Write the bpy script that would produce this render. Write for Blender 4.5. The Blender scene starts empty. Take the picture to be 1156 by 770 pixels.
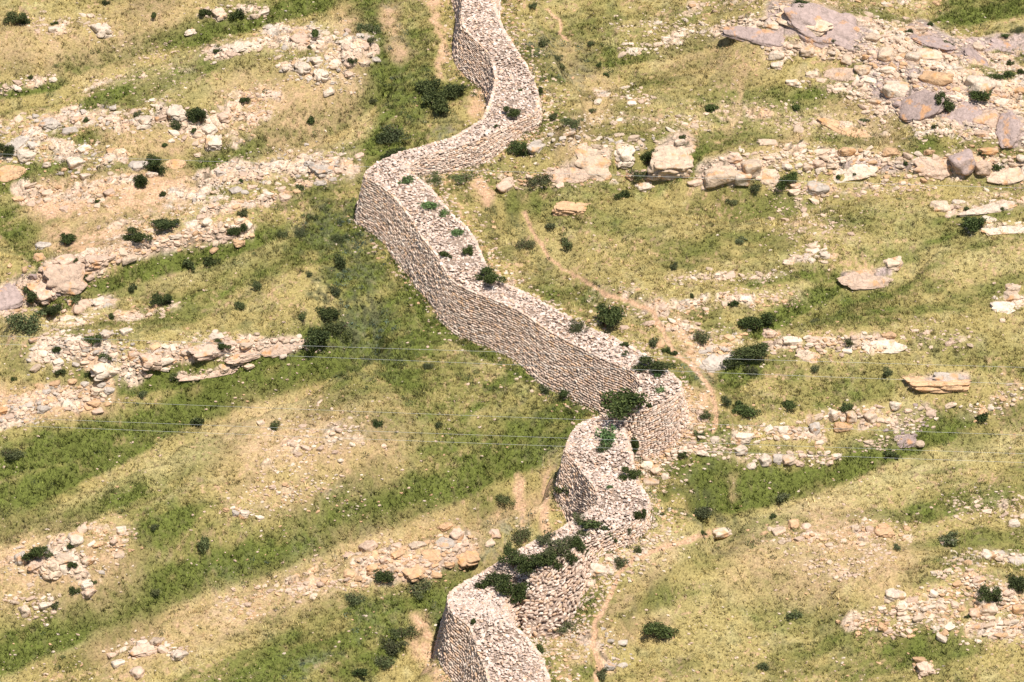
import bpy, math, random
import numpy as np, time
T0 = time.time()
from mathutils import Vector
from mathutils.bvhtree import BVHTree

random.seed(7)
rng = np.random.default_rng(11)
C = bpy.context.scene.collection
R = math.radians

# ------------------------------------------------------------------ camera model
W0, H0 = 1156.0, 770.0           # pixel frame of the photograph, used to read positions off it
DIST, PITCH, F = 260.0, R(25), 4420.0
CAM = np.array([0.0, -DIST*math.cos(PITCH), DIST*math.sin(PITCH)])
FW = np.array([0.0, math.cos(PITCH), -math.sin(PITCH)])
UP = np.array([0.0, math.sin(PITCH), math.cos(PITCH)])
RT = np.array([1.0, 0.0, 0.0])
SLOPE = math.tan(R(20))

def rays(u, v):
    u = np.asarray(u, float); v = np.asarray(v, float)
    a = (u-W0/2)/F; b = -(v-H0/2)/F
    return FW[None]+a[:, None]*RT[None]+b[:, None]*UP[None]

def project(p):
    d = p-CAM
    z = d@FW
    return W0/2+F*(d@RT)/z, H0/2-F*(d@UP)/z

# ------------------------------------------------------------------ noise
def hash2(ix, iy, s):
    n = (ix.astype(np.int64)*374761393+iy.astype(np.int64)*668265263+s*1274126177) & 0x7fffffff
    n = ((n ^ (n >> 13))*1274126177) & 0x7fffffff
    return ((n ^ (n >> 16)) & 0xffff)/65535.0

def vnoise(x, y, s=0):
    ix = np.floor(x); iy = np.floor(y); fx = x-ix; fy = y-iy
    fx = fx*fx*(3-2*fx); fy = fy*fy*(3-2*fy)
    a = hash2(ix, iy, s); b = hash2(ix+1, iy, s); c = hash2(ix, iy+1, s); d = hash2(ix+1, iy+1, s)
    return (a+(b-a)*fx)*(1-fy)+(c+(d-c)*fx)*fy

def fbm(x, y, s=0, o=4):
    t = 0; a = .5; n = 0
    for k in range(o):
        t = t+a*vnoise(x*2**k+17.3*k, y*2**k-9.1*k, s+k); n += a; a *= .55
    return t/n

def polydist(u, v, pts):
    """distance to a polyline in photo pixels, and the signed side (+ = above the line in the photo)"""
    best = np.full(u.shape, 1e9); side = np.zeros(u.shape)
    if len(pts) == 1:
        return np.hypot(u-pts[0][0], v-pts[0][1]), side
    for (x0, y0), (x1, y1) in zip(pts[:-1], pts[1:]):
        dx, dy = x1-x0, y1-y0
        t = np.clip(((u-x0)*dx+(v-y0)*dy)/(dx*dx+dy*dy+1e-9), 0, 1)
        ex = u-(x0+t*dx); ey = v-(y0+t*dy)
        d = np.hypot(ex, ey)
        m = d < best
        best = np.where(m, d, best)
        side = np.where(m, np.sign(dx*ey-dy*ex)*-1, side)
    return best, side

def plane_px(x, y):
    z = basez(y)
    return project(np.stack([x, y, z], -1).reshape(-1, 3))

def basez(y):
    y = np.asarray(y, float)
    lo = -75.0; hi = 170.0
    z = y*SLOPE
    z = np.where(y < lo, lo*SLOPE+(y-lo)*.05, z)
    z = np.where(y > hi, hi*SLOPE+(y-hi)*.12, z)
    return z

# ------------------------------------------------------------------ ground colour read off the photograph
STRAW = np.array((.335, .272, .108)); PALE = np.array((.44, .375, .18)); OLIVE = np.array((.175, .158, .052)); GREEN = np.array((.112, .130, .030))
EARTH = np.array((.50, .325, .205)); RUBB = np.array((.56, .42, .29)); TEAL = np.array((.145, .165, .11)); SCRUB = np.array((.08, .085, .040)); PATHC = np.array((.50, .32, .20))
GREENS = [
 ([(-10,235),(20,275),(45,300)],12,.6),([(40,275),(110,262),(150,240)],6,.6),([(110,232),(170,228),(260,222)],6,.5),([(60,150),(110,160),(140,150)],7,.45),([(250,150),(300,140),(330,125)],8,.45),([(880,110),(960,105)],8,.4),
 ([(-20,110),(65,98)],8,.9),([(85,78),(150,57),(230,42),(300,22),(400,-2)],13,.9),([(88,128),(140,108)],7,.7),([(-20,216),(70,194)],13,.9),
 ([(240,187),(300,168),(380,140),(430,105)],17,1),([(405,20),(440,70),(440,130),(425,190)],30,.65),([(60,350),(150,312),(230,293),(310,268)],12,.9),
 ([(250,325),(340,292),(400,270)],18,.5),([(360,270),(400,330),(440,400),(470,450)],36,.6),([(100,445),(180,433),(250,425),(330,402),(400,380)],15,1),
 ([(-20,535),(60,515),(130,500),(190,482),(240,460),(330,432),(420,400)],20,.9),([(-20,590),(30,566),(100,530),(170,500)],15,.85),
 ([(-20,622),(40,600),(90,590),(160,556)],11,.9),([(-30,765),(60,722),(110,698),(170,680),(230,655),(300,635),(380,604),(450,578),(520,548),(600,515),(650,480)],26,.95),
 ([(170,600),(240,640)],30,.6),([(380,790),(430,735),(480,700),(520,660)],30,.75),([(400,695),(500,672)],16,.7),([(280,790),(360,745),(440,700)],20,.6),
 ([(400,240),(445,285),(478,365),(560,408),(680,470)],8,.8),([(480,470),(560,450),(620,455)],20,.5),([(560,505),(630,480)],22,.7),  # first strip: grass along the wall foot, its shade painted into the green
 ([(655,78),(720,64),(790,52)],13,.7),([(620,335),(690,347)],14,.5),([(765,200),(790,182)],10,.9),([(855,378),(900,352),(945,330)],10,1),
 ([(780,432),(840,430)],12,.6),([(900,362),(1000,357)],20,.5),([(820,572),(880,558),(940,542),(1000,515),(1070,490)],17,1),([(750,520),(790,545)],20,.5),
 ([(1030,658),(1090,640)],9,.6),([(1080,22),(1170,8)],14,.9),([(1130,62),(1170,62)],6,.9),([(1040,585),(1170,555)],14,.4),([(660,60),(690,20)],20,.35),
 ([(850,320),(930,300)],14,.35),([(640,240),(700,260)],20,.35),([(940,160),(1040,165)],12,.4),([(780,480),(820,500)],12,.4),([(910,455),(1000,440)],20,.45),
 ([(940,250),(1100,275)],14,.35),([(1060,400),(1170,420)],18,.35),([(860,700),(960,720),(1060,760)],22,.35),([(330,720),(380,690)],20,.5),([(650,250),(580,230)],20,.4),
 ([(200,80),(330,70)],8,.3),([(560,215),(640,222),(740,215)],14,.35),([(400,470),(480,520)],30,.4),([(40,560),(130,520)],6,.3)]
PALES = [([(130,95),(220,68),(330,45),(420,25)],8,.7),([(270,205),(360,180),(420,150)],8,.6),([(-20,400),(60,365),(130,335)],12,.5),([(150,330),(240,305),(320,280)],7,.5),
 ([(-20,640),(60,598),(140,552),(230,505),(330,455)],13,.75),([(60,735),(130,702),(230,668),(340,634),(450,600)],6,.8),([(690,640),(790,612),(850,592),(950,560),(1060,520),(1170,490)],12,.75),
 ([(760,130),(850,130),(960,145)],18,.5),([(600,270),(640,300)],14,.4),([(1000,270),(1170,300)],30,.3),([(740,590),(735,570),(730,550)],8,.8),([(470,365),(560,420),(650,455)],7,.55),
 ([(800,680),(900,660),(1000,610)],40,.25),([(200,100),(300,90)],16,.35),([(-20,230),(80,215)],6,.4)]
EARTHS = [([(486,-10),(492,20),(500,50),(498,85)],3.5,.7),([(440,15),(452,60)],9,.6),([(541,122),(545,108)],8,.9),([(98,444),(118,436)],5,1),([(588,540),(592,612)],3.5,.9),
 ([(617,535),(619,605)],4,.9),([(560,585),(610,570)],12,.4),([(470,700),(478,740),(498,775)],7,.7),([(20,640),(110,640)],36,.45),([(290,500),(420,500)],34,.4),([(280,540),(330,560)],26,.25),
 ([(405,630),(520,610)],26,.4),([(0,455),(110,452)],14,.7),([(765,365),(785,400),(800,420)],9,.6),([(930,600),(1000,640)],30,.4),([(640,755),(690,690),(760,620)],9,.25),
 ([(790,455),(770,480),(750,500)],14,.7),([(825,535),(833,560)],3,.3),([(280,110),(380,115),(320,150)],26,.4),([(120,150),(180,165),(250,150)],16,.35),([(55,240),(75,225)],7,.9),([(50,225),(110,225),(200,215)],18,.75),([(60,270),(150,262)],12,.6),([(390,20),(400,120)],12,.4),
 ([(640,60),(680,110),(640,170)],14,.3),([(130,740),(240,700),(360,660)],22,.35),([(760,60),(850,70)],20,.2),([(850,640),(930,655)],26,.3),([(540,205),(550,225)],5,.8),
 ([(960,120),(1000,160)],20,.3),([(200,0),(100,60),(0,50)],24,.3),([(750,710),(640,720)],10,.3),([(825,150),(840,70)],4,.35),([(900,150),(870,175)],10,.3)]
TEALS = [([(442,0),(448,40),(450,80)],9,.7),([(600,50),(625,65),(640,90),(650,75)],14,.7),([(510,150),(500,158)],10,.8),([(370,255),(415,280),(400,340),(420,380)],20,.55),([(520,640),(560,605),(600,590)],12,.75),
 ([(330,760),(400,725)],7,.6),([(770,410),(790,430)],7,.6),([(790,545),(800,580)],14,.5),([(400,700),(500,690)],14,.3),([(250,650),(400,600)],18,.25),([(600,510),(640,525)],10,.4)]
SCRUBS = [([(365,250),(380,320),(415,390)],32,.9),([(600,200),(640,215)],8,.4),([(560,240),(620,270),(600,300)],20,.4),([(600,60),(660,75)],20,.35),([(550,440),(640,470)],22,.4),([(780,540),(820,590)],24,.5),
 ([(790,470),(760,480)],10,.3),([(430,40),(470,130)],22,.35),([(470,60),(520,165)],14,.35),([(960,40),(940,70)],10,.1)]
PATHS = [([(592,240),(606,270),(622,292),(640,306),(664,319),(680,330)],2.8),([(680,330),(712,340),(738,352),(746,374),(766,402),(788,420),(802,438),(808,460),(806,486)],3.6),
 ([(800,602),(760,615),(716,630),(700,645),(694,662),(680,690)],3.6),([(680,690),(672,702),(670,730),(676,752),(668,790)],4.0),([(618,10),(631,22),(633,38),(640,46)],2.2),([(544,205),(549,220),(552,232)],1.8)]

# rock zones: phrase, spine, half width, count, size lo/hi (px), colours, earth share
CR, PK, GY, OR, MV, WH = (.59,.455,.335), (.57,.42,.315), (.48,.415,.35), (.57,.37,.215), (.39,.30,.27), (.65,.535,.42)
CNAME = {CR: 'cream', PK: 'pink', GY: 'grey', OR: 'orange', MV: 'mauve', WH: 'whitish'}
ZONES = [
 ('cluster by the top-left corner', [(35,28),(72,30)], 12, 22, 4, 13, [CR,PK], .4),
 ('heap between the corner cluster and top-edge pair', [(98,25),(125,38)], 10, 18, 5, 16, [WH,CR], .4),
 ('top-edge heap with two dark shrubs', [(232,18),(270,8),(300,14)], 8, 26, 6, 17, [CR,WH,PK], .4),
 ('western lobe of the upper outcrop', [(232,62),(262,56),(296,44)], 9, 36, 6, 18, [CR,PK,WH], .7),
 ('eastern lobe of the upper outcrop', [(312,45),(350,42),(380,60),(410,56)], 18, 80, 6, 17, [WH,CR,PK,GY], 0.98),
 ('slope foot of the upper outcrop', [(330,72),(370,88),(400,95)], 13, 50, 5, 15, [WH,CR,GY], .6),
 ('low ledge at the left edge above the green strip', [(0,100),(30,94),(58,88)], 6, 30, 5, 13, [WH,PK,CR], .5),
 ('sprinkle under the bright spur', [(95,100),(150,88)], 8, 20, 4, 9, [PK,CR], .4),
 ('heap around the shrub trio', [(158,138),(190,128),(238,158)], 15, 55, 6, 22, [WH,CR,PK], .6),
 ('pebbly apron east of the shrub trio', [(250,130),(300,110),(260,150)], 18, 60, 4, 11, [PK,OR,CR], .6),
 ('upper-left boulder band', [(0,152),(50,140),(110,130),(150,140)], 14, 80, 6, 16, [GY,CR,PK,OR], .7),
 ('left-edge boulder band', [(0,188),(30,165),(80,178),(130,175)], 16, 70, 6, 20, [WH,CR,GY,OR], .7),
 ('rust-coloured patch above the long shrub', [(30,215),(70,222),(110,215),(150,200)], 15, 65, 5, 16, [OR,PK,CR], .7),
 ('diagonal ledge left of the wall corner', [(205,222),(260,200),(310,188),(392,190)], 17, 130, 6, 17, [PK,CR,WH,GY], 0.98),
 ('band below the diagonal ledge', [(125,262),(200,240),(250,240),(330,215)], 10, 70, 5, 15, [PK,OR,CR], .6),
 ('great pink ledge', [(60,312),(95,298),(130,287),(180,268),(275,262)], 12, 110, 7, 22, [PK,OR,CR,WH], 1.08),
 ('left end of the great pink ledge', [(0,345),(30,328),(60,315),(100,300)], 17, 80, 8, 30, [PK,CR,MV,OR], 1.13),
 ('hummock right of the left-edge shrub pair', [(60,372),(90,355),(120,340)], 12, 30, 7, 24, [WH,CR,PK], .5),
 ('ledge right of the hummock', [(135,356),(165,352),(205,345)], 7, 30, 5, 15, [PK,CR,OR], .5),
 ('cracked ledge west end', [(50,400),(80,392),(110,395),(150,418)], 20, 110, 6, 17, [WH,PK,GY,CR], 1.03),
 ('cracked ledge middle', [(150,410),(200,397),(250,385),(290,390)], 11, 100, 6, 18, [PK,WH,CR,OR], 1.03),
 ('cracked ledge east end', [(245,402),(290,395),(335,388)], 8, 45, 8, 20, [PK,WH,CR], 0.88),
 ('thin ledge under the cracked ledge', [(205,424),(240,420),(280,412)], 4, 22, 7, 16, [PK,CR], 0.78),
 ('rubble patch below the cracked ledge', [(-5,470),(30,462),(70,450),(110,447)], 15, 110, 5, 15, [PK,CR,GY,OR], 0.98),
 ('sprinkle on the lower left spur', [(310,510),(350,500),(395,485)], 24, 80, 4, 10, [PK,CR,WH], .3),
 ('small sprinkle with white pair', [(262,578),(340,548),(390,560)], 22, 40, 3, 9, [PK,OR,WH], .2),
 ('lower-left heap', [(14,632),(50,640),(80,615),(100,645)], 16, 50, 6, 22, [CR,PK,GY,WH], .45),
 ('heap below the lower-left heap', [(10,680),(40,690),(60,680)], 12, 34, 5, 17, [CR,PK,WH], .4),
 ('loose patch right of the lower-left heap', [(100,605),(140,600),(120,625)], 14, 34, 4, 14, [CR,OR,PK], .3),
 ('bottom-left row', [(125,738),(165,728),(210,735)], 8, 34, 5, 17, [PK,CR,WH], .4),
 ('orange outcrop left of the lower wall', [(400,650),(440,632),(480,640),(520,608)], 18, 120, 6, 22, [OR,PK,CR,OR], .7),
 ('pebble patch under the big green gully', [(250,690),(320,670),(380,640)], 16, 80, 4, 11, [PK,CR,OR], .4),
 ('pale rocks above the purple slab', [(830,28),(862,20),(900,12)], 7, 36, 6, 18, [WH,CR,CR], .6),
 ('west tail of the top-right outcrop', [(765,38),(800,34),(850,26)], 8, 30, 5, 14, [CR,WH], 0.68),
 ('top-right outcrop north rim', [(960,25),(1000,35),(1060,45),(1140,70)], 14, 90, 6, 20, [CR,WH,PK], 0.98),
 ('top-right outcrop belt below the slab', [(868,58),(910,54),(960,58),(1010,55)], 12, 90, 7, 20, [CR,WH,PK], 0.88),
 ('top-right outcrop heart', [(1000,60),(1040,75),(1080,95),(1140,110)], 24, 190, 7, 24, [CR,WH,PK,OR], 1.15),
 ('top-right outcrop south rim', [(985,85),(1030,120),(1080,125),(1145,130)], 20, 130, 7, 24, [CR,PK,MV,WH], 1.08),
 ('right-edge foot of the top-right outcrop', [(1030,140),(1080,140),(1150,150)], 15, 90, 6, 20, [CR,WH,PK], 0.88),
 ('ledges west of the top-right outcrop', [(905,85),(950,100),(1000,125)], 10, 50, 7, 20, [PK,CR,WH], 0.68),
 ('tilted slabs right of the wall bend', [(625,160),(690,165),(730,160)], 10, 40, 6, 18, [GY,WH,CR], .4),
 ('foot of the tilted slabs', [(565,205),(620,200),(690,200),(740,200)], 9, 50, 5, 16, [PK,OR,CR], .45),
 ('middle-right boulder belt west half', [(790,200),(830,190),(880,180),(930,175)], 15, 90, 7, 26, [CR,WH,PK], 0.98),
 ('middle-right boulder belt east half', [(930,185),(990,182),(1050,188),(1100,182),(1156,192)], 14, 110, 7, 26, [CR,WH,PK,OR], 0.98),
 ('low streak under the mid-right belt', [(870,212),(960,215),(1060,208)], 8, 40, 5, 14, [PK,CR], .3),
 ('right-edge slab group', [(1075,235),(1110,228),(1156,228)], 10, 36, 8, 26, [WH,CR,PK], .5),
 ('far right row by the lone shrub', [(1095,258),(1125,256),(1156,254)], 5, 18, 8, 24, [WH,CR], .5),
 ('broken streaks on the open slope', [(890,215),(930,240),(880,255),(960,258)], 16, 34, 5, 15, [CR,PK], .2),
 ('pale cap on the open slope', [(895,295),(920,285),(935,290)], 8, 20, 6, 20, [CR,WH], .4),
 ('line west of the open slope', [(755,315),(800,312),(840,312),(890,312)], 6, 60, 4, 11, [WH,PK,CR], .4),
 ('patch above the round shrub', [(770,345),(820,340),(870,338),(900,335)], 10, 80, 4, 10, [PK,CR,OR], .4),
 ('ground around the path junction', [(690,335),(740,352),(770,380),(815,390)], 20, 100, 4, 13, [WH,PK,CR,OR], .45),
 ('grey slabs left of the broad shrub', [(790,405),(815,395),(838,378)], 9, 30, 7, 22, [GY,WH,OR], .5),
 ('mid-slope row right of the broad shrub', [(868,385),(905,388),(945,388),(1005,388)], 9, 90, 6, 20, [CR,OR,PK,WH], .6),
 ('small caps on the far slope', [(1040,395),(1030,375),(1100,385)], 14, 16, 4, 14, [CR,PK], .2),
 ('right-edge slope caps', [(1125,345),(1150,335)], 9, 14, 8, 24, [WH,CR], .4),
 ('cluster under the small dark shrub', [(922,480),(940,468),(990,470),(970,478)], 9, 54, 6, 15, [CR,PK,WH,OR], .6),
 ('loose group right of that cluster', [(1000,475),(1020,485),(1040,470)], 14, 44, 5, 15, [PK,WH,MV,CR], .5),
 ('boulders at the east edge bush', [(1090,465),(1125,460),(1145,440)], 11, 30, 5, 15, [WH,OR,CR], .4),
 ('row from the path to the gully', [(800,492),(850,490),(900,487),(925,495)], 8, 80, 6, 15, [CR,WH,OR,PK], .6),
 ('second row above the green gully', [(740,505),(790,505),(860,517),(940,517)], 7, 70, 6, 17, [CR,PK,WH], .6),
 ('rubble spur left of the paired rocks', [(760,490),(790,470),(735,520)], 13, 90, 4, 11, [PK,OR,CR], .6),
 ('stones beside the right gully head', [(1010,500),(960,505)], 8, 14, 4, 12, [CR,PK], .3),
 ('scatter across the lower right slope', [(870,605),(930,610),(980,600),(1020,605)], 16, 90, 4, 12, [PK,OR,CR], .35),
 ('lower scatter on the right slope', [(910,635),(950,645),(1000,620)], 14, 60, 4, 10, [PK,CR], .3),
 ('right-edge cap row', [(1070,635),(1110,627),(1156,630)], 7, 30, 6, 17, [WH,CR,GY], .45),
 ('upper right-edge sprinkle', [(1080,575),(1130,565),(1150,585)], 14, 36, 4, 12, [PK,CR], .3),
 ('lower right rubble sheet, top', [(1060,675),(1090,655),(1110,670),(1156,680)], 18, 130, 6, 17, [CR,PK,WH,OR], .8),
 ('lower right rubble sheet, middle', [(1000,700),(1050,690),(1100,705),(1156,710)], 16, 130, 6, 16, [CR,PK,WH,OR], .7),
 ('lower right rubble sheet, west tail', [(955,705),(985,695),(1020,715)], 10, 50, 5, 13, [PK,CR,OR], .5),
 ('bottom-edge pair', [(1035,752),(1055,755)], 7, 12, 5, 14, [PK,CR,OR], .3),
 ('stony ground beside the lower wall', [(640,660),(690,640),(720,620),(745,610)], 13, 70, 4, 14, [CR,WH,PK], .5),
 ('stones between wall and lower path', [(615,700),(650,720),(690,740)], 18, 100, 4, 14, [PK,CR,GY,WH], .4),
 ('boulders at the wall notch', [(722,520),(735,540),(765,510)], 8, 24, 6, 16, [CR,WH], .5),
 ('white specks at the top edge', [(690,28),(745,30),(790,10)], 12, 30, 4, 11, [WH,CR], .2),
 ('white ledge on the upper right slope', [(700,58),(730,52),(765,45)], 7, 24, 6, 17, [WH,CR], .4),
 ('cap rocks near the wall crest', [(672,108),(700,105),(735,112)], 8, 30, 5, 15, [CR,WH,PK], .4),
 ('streaks below the crest', [(640,140),(720,135),(800,140)], 10, 40, 4, 12, [CR,WH], .3),
 ('row along the lower left spur', [(330,668),(400,655)], 7, 26, 4, 12, [PK,CR], .3),
 ('top-edge litter above the purple slab', [(780,8),(850,2),(990,5),(1060,8)], 8, 44, 4, 12, [CR,OR,PK], .3),
 ('litter right of the far upper shrub', [(820,125),(900,135),(1000,150)], 14, 50, 4, 13, [CR,PK], .3),
 ('litter above the low streak', [(150,55),(210,75),(160,110)], 16, 24, 3, 9, [CR,PK], .15),
]
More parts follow.
